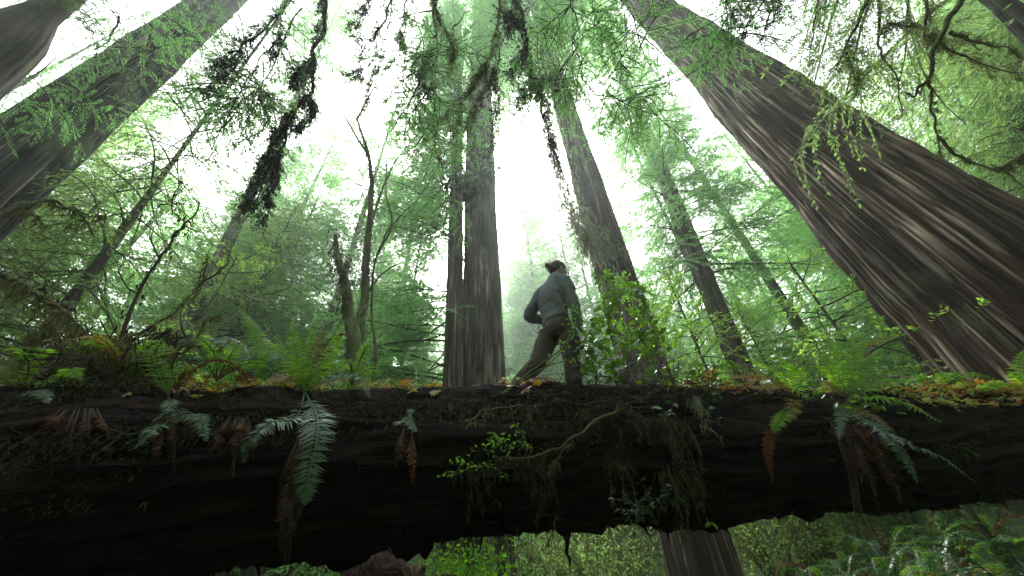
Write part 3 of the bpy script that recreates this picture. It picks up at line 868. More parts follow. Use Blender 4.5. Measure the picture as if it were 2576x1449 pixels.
for s_ in 'RL':
    Hx, Kx, Ax = J['h' + s_], J['k' + s_], J['a' + s_]
    add_loft(b, [Hx + UP * .07, Hx - UP * .02, .55 * Hx + .45 * Kx, Kx, .5 * (Kx + Ax), .12 * Kx + .88 * Ax, Ax - UP * .02], [.095, .112, .104, .088, .082, .080, .082], k=22, n=40)
tr = fuse(b, 'trousers', M['trousers'], person, .009, 5, folds(8, .028, norm([-.35, 0, 1]), 73))
from mathutils.bvhtree import BVHTree


def stitched(name, target, lines, rad, parent):
    """a raised seam following a garment's surface"""
    me = target.data
    bv = BVHTree.FromPolygons([v.co.copy() for v in me.vertices], [tuple(p.vertices) for p in me.polygons])
    for ln in lines:
        P = []
        for x, y in spline([(x, y, 0) for x, y in ln], 7 * len(ln))[:, :2]:
            h = bv.ray_cast(Vector((0, 0, 0)), Vector(ray(x, y)))
            if h[0] is not None: P.append(np.array(h[0]) + np.array(h[1]) * rad * .4)
        if len(P) > 3:
            mb = MB(); mb.add(*tube(np.array(P), rad, 5)); o = kid(mb, name, M['seam'], parent); o.parent = target
            o.matrix_parent_inverse = target.matrix_parent_inverse; o.matrix_parent_inverse = (target.matrix_world).inverted()


bpy.context.view_layer.update()
stitched('back_pocket', tr, [[(1361, 828), (1379, 832), (1381, 848), (1364, 845), (1361, 829)], [(1403, 836), (1425, 834), (1424, 851), (1404, 852), (1403, 837)]], .0035, person)
stitched('seam', tr, [[(1392, 822), (1393, 845), (1400, 868)], [(1357, 822), (1400, 818), (1440, 815)], [(1352, 850), (1340, 900), (1316, 945)]], .003, person)
stitched('seam', sh_, [[(1398, 690), (1402, 720), (1412, 745), (1418, 760)], [(1416, 715), (1430, 750), (1442, 790)], [(1357, 806), (1395, 797), (1430, 795)]], .003, person)
for s_, yaw, pitch in (('R', .0, .0), ('L', -.1, -.25)):
    A_ = J['a' + s_]; f_ = norm(FWD + np.array([0, 0, pitch])); b = MB()
    sole = A_ - UP * .085
    add_loft(b, [A_ + UP * .06, A_, A_ - UP * .045 + f_ * .01], [.052, .05, .055], k=16)
    add_loft(b, [sole - f_ * .075 + UP * .035, sole - f_ * .06 + UP * .04, sole + f_ * .04 + UP * .045, sole + f_ * .13 + UP * .03, sole + f_ * .185 + UP * .02], [.02, .042, .048, .047, .02], [.02, .048, .048, .034, .016], k=18, X=[RGT] * 5)
    fuse(b, 'boot', M['boot'], person, .009, 3)
b = MB()
# hair drawn back smoothly over the skull into a bun at the nape
ball(b, hc + HU * 0.0253 - HF * 0.0253, 0.1012, 0.1150, 0.1150, HM, 30)
ball(b, hc - HU * 0.0345 - HF * 0.0633, 0.0828, 0.0713, 0.0713, HM, 24)
ball(b, hc - HF * 0.1552 - HU * 0.0345, 0.0414, 0.0391, 0.0391, HM)
ball(b, hc - HF * 0.1207 - HU * 0.0345, 0.0299, 0.0345, 0.0299, HM)
hair = fuse(b, 'hair', M['hair'], person, .006, 2, lambda V, n_: .010 * (vnoise((V @ HR) * 110 + (V @ HU) * 25, (V @ HF) * 12, 5) - .5))
b = MB()
for q in range(26):
    p0 = hc - HF * (.15 + .02 * random.random()) - HU * .04 + np.random.default_rng(q).normal(size=3) * .016
    b.add(*tube(spline([p0, p0 + np.random.default_rng(q + 50).normal(size=3) * .022 - HF * .012, p0 + np.random.default_rng(q + 90).normal(size=3) * .03 - HU * .03], 6), [.0022, .002, .002, .0016, .001, .0006], 4))
kid(b, 'loose_strands', M['hair'], person)


# ------------------------------------------------------------------ ferns
def frond(P, width, r, pairs=None, up=None, curl=.25, stalk=.10, fat=1.0):
    """one fern frond along the control points P: midrib and paired leaflets"""
    n = 26
    Q = spline(P, n); Ln = np.sum(np.linalg.norm(np.diff(Q, axis=0), axis=1))
    T, _, _ = frames(Q)
    up = np.array([0, 0, 1.0]) if up is None else np.asarray(up, float)
    S = np.cross(T, up); nn = np.linalg.norm(S, axis=1)[:, None]
    S = np.where(nn > .15, S / (nn + 1e-9), np.cross(T, [0, -1., .3]))
    S /= np.linalg.norm(S, axis=1)[:, None]
    U = np.cross(S, T)
    pairs = pairs or int(max(14, Ln / .025))
    t = stalk + (1 - stalk) * (np.arange(pairs) + .5) / pairs
    i = t * (n - 1)
    g = lambda A: np.stack([np.interp(i, np.arange(n), A[:, q]) for q in range(3)], 1)
    B, Tt, Ss, Uu = g(Q), g(T), g(S), g(U)
    prof = np.minimum(1, (t - stalk + .04) / .22) ** .6 * (1 - ((t - .25).clip(0) / .75) ** 1.6) ** .8 + .05
    VV = []; 
    for sg in (1, -1):
        ln = width * prof * (.85 + .3 * r.random(pairs))
        D = Ss * sg * .93 + Tt * (.28 + .12 * r.normal(size=pairs))[:, None] + Uu * (.16 * r.normal(size=pairs))[:, None]
        D /= np.linalg.norm(D, axis=1)[:, None]
        wd = (np.minimum(.0088, .18 * ln) + .002) * fat
        nrm = Uu
        b0 = B
        m = b0 + D * (ln * .35)[:, None] + nrm * (ln * .06)[:, None]
        tip = b0 + D * ln[:, None] - nrm * (ln * curl * (.4 + .8 * r.random(pairs)))[:, None]
        W_ = Tt * wd[:, None]
        VV.append(np.stack([b0, m + W_, tip, m - W_], 1))
    V = np.concatenate(VV).reshape(-1, 3)
    rv, rf = tube(Q, np.linspace(.006, .0018, n), 4)
    return V, np.arange(len(V)).reshape(-1, 4), rv, rf


def fern(label, base, fronds, extra=0, exlen=.6, exmat='fern', seed=0, name='sword_fern', group='sword ferns growing on the log', span=(0, 360), rise=.8):
    r = np.random.default_rng(seed)
    B = np.asarray(base, float)
    t = empty(name, B); tag(t, label, 'fern', group)
    for mt, wd, pts in fronds:
        P = [B] + [al(*p) for p in pts]
        V, F, rv, rf = frond(P, up=UP * .72 - AXN * .7, r=r, width=wd * (1.3 if mt in ('fern', 'fern_turn') else 1.1), fat=1.05 if mt in ('fern', 'fern_turn') else 1.0)
        m = MB(); m.add(V, F, 0); m.add(rv, rf, 0)
        kid(m, 'frond', [M[mt], M['twig']], t)
    for k in range(extra):
        a = R(span[0] + (span[1] - span[0]) * (k + .7 * r.random()) / extra); l = exlen * (.7 + .6 * r.random())
        h = np.array([math.cos(a), math.sin(a), 0]); ri = rise * (.6 + .6 * r.random())
        P = [B, B + h * l * .3 + UP * l * ri * .6, B + h * l * .7 + UP * l * ri * .65, B + h * l + UP * l * (ri * .65 - .35)]
        V, F, rv, rf = frond(P, .085 * (.7 + .5 * r.random()), r)
        m = MB(); m.add(V, F, 0); m.add(rv, rf, 1)
        mt = exmat if isinstance(exmat, str) else exmat[k % len(exmat)]
        kid(m, 'frond', [M[mt], M['twig']], t)
    return t


fern('large sword fern left of the person with one long frond hanging down the log face', al(768, 985, -.42), [
    ('fern', .085, [(735, 930, -.42), (692, 845, -.4)]),
    ('fern', .085, [(750, 900, -.5), (735, 800, -.5)]),
    ('fern', .085, [(800, 930, -.45), (838, 870, -.45), (850, 838, -.45)]),
    ('fern', .08, [(772, 900, -.3), (790, 820, -.2)]),
    ('fern', .08, [(820, 920, -.3), (868, 800, -.2)]),
    ('fern_turn', .085, [(790, 900, -.4), (815, 825, -.4)]),
    ('fern_turn', .07, [(720, 945, -.5), (640, 975, -.6)]),
    ('fern_turn', .08, [(830, 960, -.55), (885, 955, -.6)]),
    ('fern_gloss', .085, [(850, 945, -.5), (905, 950, -.62), (930, 1000, -.7)]),
    ('fern_gloss', .095, [(745, 1050, -.66), (680, 1065, -.8), (630, 1110, -.84), (612, 1165, -.82)]),
    ('fern_gloss', .125, [(795, 1040, -.68), (800, 1090, -.82), (775, 1210, -.86), (768, 1270, -.86)]),
    ('fern_gloss', .09, [(790, 1060, -.66), (770, 1180, -.78), (745, 1260, -.78), (735, 1335, -.78)]),
    ('fern_dead', .07, [(820, 880, -.3), (855, 840, -.25), (890, 850, -.3)]),
], seed=1)
fern('glossy arching sword fern just left of the large hanging fern', al(640, 978, -.2), [
    ('fern_gloss', .085, [(600, 900, -.2), (545, 855, -.3), (490, 865, -.4)]),
    ('fern_gloss', .085, [(620, 890, -.25), (575, 850, -.4), (510, 880, -.6)]),
    ('fern', .085, [(650, 900, -.1), (640, 830, 0), (600, 770, .1)]),
    ('fern', .08, [(675, 900, -.15), (650, 840, 0), (618, 800, .1)]),
    ('fern_gloss', .08, [(690, 900, -.2), (720, 905, -.3), (745, 950, -.4)]),
    ('fern', .08, [(600, 930, -.3), (540, 915, -.45), (480, 945, -.55)]),
    ('fern', .08, [(665, 920, 0), (690, 870, .1), (700, 880, .2)]),
    ('fern_dead', .07, [(600, 925, -.4), (545, 905, -.6), (480, 935, -.65), (440, 995, -.7)]),
    ('fern_dead', .06, [(620, 940, -.4), (580, 925, -.5), (540, 960, -.6)]),
], seed=2)
fern('sword fern with two short fronds drooping over the log edge left of the glossy fern', al(425, 1000, -.45), [
    ('fern', .075, [(420, 930, -.45), (405, 850, -.45)]),
    ('fern', .075, [(440, 930, -.4), (430, 870, -.4)]),
    ('fern', .08, [(400, 940, -.5), (380, 890, -.55), (350, 880, -.6)]),
    ('fern_gloss', .085, [(420, 1060, -.7), (385, 1080, -.84), (337, 1130, -.86)]),
    ('fern_gloss', .085, [(460, 1045, -.7), (500, 1050, -.84), (520, 1110, -.86)]),
    ('fern_gloss', .06, [(430, 1010, -.65), (425, 1025, -.74), (420, 1040, -.76)]),
    ('fern_dead', .06, [(455, 950, -.5), (470, 920, -.55)]),
], seed=3)
fern('half withered orange and green fern at the left end of the log', al(60, 985, -.35), [
    ('fern_turn', .085, [(90, 900, -.3), (130, 860, -.3), (60, 850, -.4)]),
    ('fern', .085, [(80, 910, -.4), (110, 880, -.5), (20, 870, -.6)]),
    ('fern_turn', .085, [(110, 930, -.4), (160, 880, -.4), (120, 770, -.3)]),
    ('fern_dead', .085, [(150, 900, -.3), (140, 790, -.2), (95, 740, -.1)]),
    ('fern_turn', .08, [(40, 940, -.5), (0, 900, -.6), (-40, 905, -.7)]),
    ('fern', .08, [(150, 950, -.5), (180, 930, -.6), (205, 960, -.7)]),
    ('fern_gloss', .07, [(90, 985, -.6), (110, 990, -.7), (122, 1015, -.75)]),
    ('fern_turn', .08, [(20, 960, -.5), (-10, 940, -.6), (-60, 960, -.7)]),
    ('fern', .08, [(160, 880, -.2), (210, 790, 0), (215, 725, .1)]),
], extra=4, exlen=.5, exmat=('fern_turn', 'fern'), seed=4)
fern('tall upright sword fern on the right end of the log before the giant redwood', al(2125, 1000, -.3), [
    ('fern', .10, [(2085, 920, -.3), (2100, 850, -.3), (2165, 808, -.3)]),
    ('fern', .10, [(2110, 920, -.35), (2130, 870, -.35), (2165, 840, -.35)]),
    ('fern', .10, [(2145, 930, -.3), (2150, 880, -.3), (2190, 850, -.25)]),
    ('fern_turn', .09, [(2155, 930, -.25), (2175, 870, -.2), (2240, 843, -.15)]),
    ('fern', .09, [(2160, 950, -.35), (2185, 905, -.4), (2228, 890, -.45)]),
    ('fern', .09, [(2180, 960, -.35), (2230, 935, -.4), (2310, 940, -.45)]),
    ('fern', .09, [(2190, 975, -.4), (2240, 955, -.5), (2300, 962, -.55)]),
    ('fern', .10, [(2200, 1000, -.5), (2270, 1010, -.6), (2368, 1062, -.7)]),
    ('fern_gloss', .10, [(2160, 1045, -.6), (2220, 1085, -.72), (2270, 1140, -.76), (2308, 1215, -.76)]),
    ('fern_gloss', .08, [(2190, 1050, -.6), (2280, 1115, -.7), (2370, 1150, -.72), (2455, 1215, -.72)]),
    ('fern_gloss', .06, [(2120, 1030, -.6), (2115, 1060, -.7), (2112, 1105, -.72)]),
    ('fern_turn', .08, [(2150, 1030, -.55), (2200, 1050, -.66), (2250, 1085, -.7)]),
    ('fern_turn', .07, [(2100, 980, -.4), (2080, 960, -.5), (2068, 985, -.6)]),
], seed=5)
fern('low fan shaped sword fern leaning left beside the tall upright one', al(2010, 1010, -.35), [
    ('fern_turn', .085, [(1960, 960, -.4), (1890, 945, -.5), (1815, 955, -.6)]),
    ('fern', .085, [(1960, 940, -.35), (1910, 915, -.4), (1860, 895, -.45)]),
    ('fern_turn', .085, [(1970, 970, -.45), (1910, 975, -.55), (1840, 965, -.65)]),
    ('fern', .08, [(1990, 930, -.3), (1960, 900, -.3), (1930, 905, -.3)]),
    ('fern', .08, [(2010, 950, -.3), (2000, 925, -.3), (1960, 920, -.4)]),
    ('fern', .075, [(1985, 1030, -.55), (1960, 1060, -.66), (1945, 1090, -.68)]),
    ('fern_dead', .06, [(1950, 1070, -.6), (1932, 1130, -.68), (1945, 1215, -.68)]),
    ('fern_turn', .06, [(2000, 1010, -.5), (1990, 1040, -.6), (1985, 1060, -.62)]),
], seed=6)
fern('sword fern cut off by the right edge of the view', al(2590, 985, -.2), [
    ('fern', .10, [(2570, 930, -.2), (2575, 880, -.2)]), ('fern', .09, [(2540, 965, -.4), (2500, 968, -.5), (2465, 985, -.55)]),
    ('fern', .09, [(2600, 900, -.1), (2640, 860, 0)]), ('fern', .09, [(2560, 950, -.3), (2535, 935, -.3)])], seed=7)
fern('tiny pale fern sprouting from the log face below the burled redwood', al(1035, 1040, -.62), [
    ('fern_gloss', .045, [(1030, 1060, -.72), (1040, 1078, -.75), (1048, 1085, -.75)]), ('fern_gloss', .04, [(1015, 1060, -.72), (1000, 1062, -.75), (990, 1068, -.75)]),
    ('fern_gloss', .035, [(1035, 1030, -.7), (1028, 1048, -.74)])], seed=8)

for k, (lb, px, off, n_, ex, mt) in enumerate([
        ('small green fern low on the log between the half withered fern and the drooping one', 270, -.4, 7, .42, ('fern_mid', 'fern_turn')), ('small fern between the drooping fern and the glossy arching fern', 530, -.42, 7, .40, ('fern_mid', 'fern_gloss', 'fern_mid')),
        ('small fern tucked under the right side of the large hanging fern', 880, -.35, 6, .34, ('fern_mid', 'fern_mid')), ('small fern at the foot of the mossy vine maple, behind the log top', 960, .15, 7, .4, ('fern_mid', 'fern_mid')),
        ('small pale fern right of the broad leaved shrub', 1790, -.2, 7, .4, ('fern_mid', 'fern_turn')), ('small fern near the right end of the log beyond the tall upright fern', 2380, -.15, 8, .45, ('fern_mid', 'fern_mid')),
        ('small dark fern behind the glossy arching fern', 690, .2, 8, .5, ('fern_mid', 'fern_mid')), ('rust tipped small fern left of the drooping one', 350, -.1, 8, .5, ('fern_turn', 'fern_dead', 'fern_mid'))]):
    p = al(px, 990, off); p[2] = 1.70
    fern(lb, p, [], n_, ex, mt, 160 + k)

# withered frond skirts hanging below the ferns
def skirt(label, px, py, n, spread, drop, mats, seed, off=-.72):
    r = np.random.default_rng(seed)
    t = empty('withered_fern_skirt', al(px, py, off + .1)); tag(t, label, 'dead fronds', 'withered frond skirts hanging down the log')
    for k in range(n):
        x = px + spread * (k / max(1, n - 1) - .5) * .5 + r.normal() * 6
        x2 = px + spread * (k / max(1, n - 1) - .5) + drop[2] + r.normal() * 10; dy = drop[0] * .55 + (drop[1] - drop[0] * .55) * r.random()
        P = [al(x, py, off + .1), al(.6 * x + .4 * x2, py + dy * .35, off - .06 * r.random()), al(.25 * x + .75 * x2, py + dy * .7, off - .1 * r.random()), al(x2, py + dy, off - .06 * r.random())]
        V, F, rv, rf = frond(P, .022 + .03 * r.random(), r, curl=.9, stalk=.04 + .12 * r.random())
        m = MB(); m.add(V, F, 0); m.add(rv, rf, 1); kid(m, 'frond', [M[mats[k % len(mats)]], M['twig']], t)


skirt('long rust brown withered fronds hanging beside the long green frond', 770, 1080, 12, 70, (220, 400, -45), ('fern_dead', 'fern_dry', 'fern_dry'), 21, -.74)
skirt('dark brown skirt of withered fronds hanging below the tall upright fern', 2130, 1050, 20, 150, (160, 270, 80), ('fern_dry', 'fern_dry', 'fern_dead'), 22, -.62)
skirt('short brown withered fronds hanging below the drooping fern on the left', 440, 1040, 9, 110, (70, 150, -10), ('fern_dry', 'fern_dead'), 23, -.74)
skirt('dark thin withered fronds hanging at the far left of the log face', 200, 1030, 9, 190, (70, 190, -20), ('fern_dry', 'fern_dry', 'fern_dead'), 25, -.8)
skirt('two thin brown fronds hanging straight down below the tiny pale fern', 1020, 1080, 3, 50, (90, 140, 0), ('fern_dead', 'fern_dry'), 27, -.74)
skirt('thin rusty withered fronds hanging between the drooping fern and the hanging fern', 600, 1050, 7, 120, (70, 160, -20), ('fern_dry', 'fern_dead'), 24, -.76)


# ------------------------------------------------------------------ sorrel, litter, moss and rootlets on the log
def on_log(n, s0, s1, p0, p1, r, out=0.0):
    s_ = s0 + (s1 - s0) * r.random(n); ph_ = p0 + (p1 - p0) * r.random(n)
    return s_, ph_, log_pt(s_, ph_, out)


r = np.random.default_rng(5)
mb = MB()
s_, ph_, Pp = on_log(3600, -6.5, 9.5, -.75, 1.0, r, 0)
s2, p2, P2 = on_log(700, 3.5, 9.5, .7, 1.35, r, 0); s_ = np.concatenate([s_, s2]); ph_ = np.concatenate([ph_, p2]); Pp = np.concatenate([Pp, P2])
keep = (fbm(s_ * 1.6 + 7, ph_ * 1.6, 91) > .47) & ~((np.abs(s_ - 1.05) < .2))
edge = 1 - np.clip((ph_ - .55) / .5, 0, 1) * (s_ < 3.5)
keep &= r.random(len(s_)) < .25 + .75 * edge
for s1_, p1_, P in zip(s_[keep], ph_[keep], Pp[keep]):
    nrm = norm(-AXN * math.sin(p1_) + UP * (math.cos(p1_) + .8))
    c = P + nrm * (.06 + .09 * r.random()) + r.normal(size=3) * .01
    tilt = norm(nrm + r.normal(size=3) * .35); X_ = norm(np.cross(tilt, r.normal(size=3))); Y_ = np.cross(tilt, X_)
    sz = .016 + .020 * r.random() ** 1.3
    VV = [c]; FF = []
    for q in range(3):
        a = q * 2.094
        d_ = lambda ang, l, dz=0: c + (X_ * math.cos(a + ang) + Y_ * math.sin(a + ang)) * l * sz + tilt * dz * sz
        k0 = len(VV)
        VV += [d_(-.85, .95, -.25), d_(-.42, 1.55, -.35), d_(0, 1.2, 0), d_(.42, 1.55, -.35), d_(.85, .95, -.25)]
        FF += [(0, k0, k0 + 1, k0 + 2), (0, k0 + 2, k0 + 3, k0 + 4)]
    mb.add(VV, FF)
so_ = mb.build('redwood_sorrel', M['sorrel']); tag(so_, 'yellow, green and rusty three leaved sorrel carpeting the top of the log', 'ground cover', kind='stuff')

mb = MB()
n = 26000
s_ = -7 + 17 * r.random(n); ph_ = -1.0 + 2.3 * r.random(n) ** .8
P = log_pt(s_, ph_, .01 + .20 * r.random(n) ** 1.5 * np.clip(fbm(s_ * 2.2, ph_ * 2, 93) - .3, 0, 1))
D = r.normal(size=(n, 3)); D -= .2 * UP; D /= np.linalg.norm(D, axis=1)[:, None]
V, F = cards(P, D, .055, .008, r, 1.0); mb.add(V, F)
n = 5000
s_ = -7 + 17 * r.random(n); ph_ = .7 + .75 * r.random(n)
P = log_pt(s_, ph_, .0); D = np.tile(-UP - AXN * .25, (n, 1)) + r.normal(size=(n, 3)) * .35; D /= np.linalg.norm(D, axis=1)[:, None]
V, F = cards(P, D, .12, .007, r, 1.0); mb.add(V, F)
li = mb.build('needle_litter', M['litter']); tag(li, 'brown fallen needles and twigs matted over the log top', 'litter', kind='stuff')

mb = MB()
n = 26000
s_ = -7 + 16 * r.random(n); ph_ = .55 + 1.5 * r.random(n)
k = fbm(s_ * .9 + 3, ph_ * 1.6, 95) > .50
P = log_pt(s_[k], ph_[k], .0); n = len(P)
D = np.tile(-UP * .8 - AXN * .5, (n, 1)) + r.normal(size=(n, 3)) * .5; D /= np.linalg.norm(D, axis=1)[:, None]
V, F = cards(P, D, .055, .014, r, 1.0); mb.add(V, F)
mo = mb.build('log_moss', M['moss_dark']); tag(mo, 'dark green moss growing in patches down the log face', 'moss', kind='stuff')

mb = MB()
n = 9000
s_ = -7 + 17 * r.random(n); ph_ = .15 + 1.0 * r.random(n)
k = fbm(s_ * 1.7 + 33, ph_ * 2, 98) > .52
P = log_pt(s_[k], ph_[k], .02 + .05 * r.random(int(k.sum()))); n = len(P)
D = r.normal(size=(n, 3)) - UP * .3 - AXN * .3; D /= np.linalg.norm(D, axis=1)[:, None]
V, F = cards(P, D, .06, .010, r, 1.0); mb.add(V, F)
mc = mb.build('rim_moss', M['moss_dim']); tag(mc, 'olive moss cushions along the rim of the log', 'moss', kind='stuff')
mb = MB()
for k in range(800):
    s1_ = -6 + 14 * r.random(); p1_ = .8 + .7 * r.random()
    P0 = log_pt([s1_], [p1_], .01)[0]; l = .1 + .35 * r.random() ** 2
    Q = spline([P0, P0 - AXN * .05 - UP * l * .3 + AXD * r.normal() * .04, P0 - AXN * .04 - UP * l * .7 + AXD * r.normal() * .07, P0 - AXN * .03 - UP * l + AXD * r.normal() * .1], 8)
    mb.add(*tube(Q, np.linspace(.0025, .0008, 8), 3))
ro = mb.build('rootlets', M['twig']); tag(ro, 'fine dark rootlets dangling over the edge of the log', 'roots', kind='stuff')


# ------------------------------------------------------------------ broad leaved shrubs, dead branches and hanging moss
def leaf6(mb, p, d, nrm, ln, wd, m=0, droop=.2):
    d = norm(d); s_ = norm(np.cross(d, nrm)); n_ = np.cross(s_, d)
    e = lambda a, b, c: p + d * a * ln + s_ * b * wd + n_ * c * ln
    V = [e(0, 0, 0), e(.28, .46, .06), e(.68, .40, .02), e(1, 0, -droop), e(.68, -.40, .02), e(.28, -.46, .06), e(.5, 0, -.03)]
    mb.add(V, [(0, 6, 2, 1), (0, 5, 4, 6)], m); mb.add(np.array([V[6], V[3], V[2], V[4]]), [(0, 1, 2, 2)][:0] or [(0, 1, 2)], m); mb.add(np.array([V[6], V[4], V[3]]), [(0, 1, 2)], m)


def shrub(name, label, base, stems, leaf, mt, sp, seed, cat='shrub', rad=.005, wood='twig', group=None, side=.0, up=.5):
    """stems: lists of (px, py, off) points; leaves set along each stem and its side twigs"""
    r = np.random.default_rng(seed)
    B = al(*base); t = empty(name, B); tag(t, label, cat, group)
    ws, ls = MB(), MB()
    for st in stems:
        Q = spline([B] + [al(*p) for p in st], 8 * len(st) + 4)
        Q = wiggle(Q, .008, int(r.integers(1e6)))
        ws.add(*tube(Q, np.linspace(rad, rad * .3, len(Q)), 4))
        Ln = np.sum(np.linalg.norm(np.diff(Q, axis=0), axis=1)); paths = [(Q, .35)]
        for k in range(int(side * Ln / .1)):
            i = r.integers(len(Q) // 3, len(Q)); dd = norm(r.normal(size=3) + UP * .3)
            q2 = spline([Q[i], Q[i] + dd * (.06 + .08 * r.random()), Q[i] + dd * .15 + r.normal(size=3) * .03], 6)
            ws.add(*tube(q2, np.linspace(rad * .5, rad * .2, 6), 3)); paths.append((q2, .1))
        for q, st0 in paths:
            l_ = np.sum(np.linalg.norm(np.diff(q, axis=0), axis=1))
            for k in range(max(2, int(l_ * (1 - st0) / sp))):
                f = st0 + (1 - st0) * (k + r.random() * .6) / max(2, int(l_ * (1 - st0) / sp))
                x = f * (len(q) - 1); i = min(int(x), len(q) - 2)
                p = q[i] + (q[i + 1] - q[i]) * (x - i); T_ = norm(q[i + 1] - q[i])
                s_ = norm(np.cross(T_, UP + r.normal(size=3) * .3)) * (1 if k % 2 else -1)
                leaf6(ls, p, s_ + T_ * .5 + r.normal(size=3) * .25 - UP * .15, UP * up + r.normal(size=3) * .4 - AXN * .3, leaf[0] * (.65 + .6 * r.random()), leaf[1] * (.7 + .5 * r.random()))
    kid(ws, 'stems', M[wood], t); kid(ls, 'leaves', M[mt], t)
    return t


shrub('salal_shrub', 'tall broad leaved shrub covering the right side of the walking person', (1560, 1000, -.4), [
    [(1555, 900, -.4), (1530, 800, -.45), (1560, 745, -.45)], [(1500, 930, -.5), (1480, 860, -.55), (1500, 800, -.55)], [(1590, 880, -.35), (1620, 790, -.3), (1600, 720, -.3)],
    [(1540, 920, -.5), (1500, 880, -.6), (1470, 870, -.65)], [(1600, 930, -.5), (1650, 880, -.5), (1640, 800, -.5)], [(1530, 860, -.3), (1535, 760, -.25), (1520, 700, -.2)],
    [(1580, 940, -.55), (1560, 900, -.6), (1540, 910, -.66)], [(1620, 960, -.5), (1680, 930, -.55), (1740, 945, -.6)]], (.095, .062), 'salal', .05, 31, side=1.4)
shrub('huckleberry_bush', 'small leaved bright bush in front of the leaning lichen-hung redwood', (1640, 1000, 0), [
    [(1620, 860, 0), (1580, 730, 0), (1555, 690, .1)], [(1650, 850, .1), (1690, 740, .1), (1700, 700, .2)], [(1600, 880, 0), (1540, 800, 0), (1510, 740, 0)],
    [(1660, 880, 0), (1640, 780, 0), (1630, 700, .1)], [(1630, 900, -.1), (1560, 850, -.1), (1500, 830, -.1)], [(1670, 900, .1), (1730, 830, .1), (1760, 760, .1)]], (.04, .024), 'bushleaf', .02, 32, side=1.8)
shrub('huckleberry_sprig', 'mossy bent sprig with bright leaves crossing the back of the person', (1262, 992, -.5), [
    [(1330, 955, -.5), (1381, 919, -.5), (1420, 868, -.48), (1436, 815, -.46), (1425, 762, -.45)], [(1381, 922, -.5), (1440, 905, -.5), (1470, 895, -.5)], [(1420, 870, -.48), (1450, 800, -.45), (1440, 770, -.42)]], (.042, .022), 'bushleaf', .05, 33, cat='sprig', rad=.008, wood='twig_moss', side=.5)
shrub('evergreen_huckleberry', 'bright green sprigs sprouting from the middle of the log face', (1290, 1180, -.62), [
    [(1240, 1170, -.75), (1180, 1160, -.82), (1130, 1170, -.85)], [(1260, 1150, -.75), (1230, 1120, -.82), (1235, 1095, -.84)], [(1230, 1180, -.76), (1170, 1185, -.84), (1100, 1195, -.86)],
    [(1280, 1140, -.74), (1255, 1110, -.8), (1270, 1095, -.82)], [(1310, 1130, -.74), (1330, 1120, -.82), (1345, 1128, -.84)]], (.035, .02), 'bushleaf', .026, 34, side=.7)
shrub('evergreen_huckleberry', 'dark glossy sprigs hanging beside the trunk seen under the log', (1650, 1320, -.5), [
    [(1640, 1280, -.62), (1625, 1240, -.7), (1612, 1205, -.72)], [(1620, 1280, -.64), (1590, 1260, -.74), (1565, 1240, -.76)], [(1640, 1270, -.64), (1660, 1235, -.72), (1680, 1215, -.74)],
    [(1610, 1290, -.64), (1580, 1290, -.74), (1560, 1285, -.76)], [(1660, 1290, -.62), (1690, 1270, -.7), (1700, 1250, -.72)], [(1640, 1300, -.62), (1620, 1290, -.7), (1600, 1310, -.72)]], (.042, .02), 'huck', .022, 35, side=.7)
shrub('evergreen_huckleberry', 'small glossy sprig with paired leaves hanging below the feet of the person', (1330, 1030, -.62), [
    [(1320, 1070, -.74), (1310, 1110, -.78), (1320, 1135, -.8)], [(1335, 1050, -.72), (1320, 1042, -.76)], [(1345, 1040, -.7), (1365, 1045, -.74)]], (.04, .02), 'huck', .028, 36, side=.3)
shrub('salal_shrub', 'low pale shining leaves on the log below the shrub at the right of the person', (1720, 1020, -.5), [
    [(1700, 1015, -.62), (1680, 1040, -.7), (1660, 1060, -.72)], [(1740, 1015, -.6), (1790, 1000, -.66), (1830, 995, -.68)], [(1750, 1030, -.62), (1790, 1045, -.7), (1800, 1065, -.7)], [(1760, 1000, -.5), (1800, 965, -.55), (1790, 900, -.5)]], (.075, .05), 'huck', .06, 37, side=.3)
shrub('salal_shrub', 'cluster of broad leaves between the two ferns on the right end of the log', (2080, 1010, -.45), [
    [(2050, 990, -.5), (2040, 975, -.55)], [(2100, 1010, -.6), (2110, 1015, -.66), (2130, 1025, -.68)], [(2060, 1000, -.5), (2020, 985, -.55)], [(2150, 1020, -.58), (2210, 1020, -.62), (2225, 1030, -.64)], [(2100, 980, -.4), (2110, 960, -.45)], [(2190, 990, -.3), (2350, 950, -.2), (2400, 945, -.2)]], (.085, .055), 'salal', .05, 38, side=.3)
shrub('leaf_spray', 'small twig with orange tinged leaves beside the low fan shaped fern', (1900, 1005, -.3), [[(1840, 930, -.35), (1770, 905, -.4)], [(1850, 925, -.4), (1815, 900, -.4), (1800, 925, -.4)]], (.06, .035), 'salal', .07, 39, cat='sprig', side=.3)


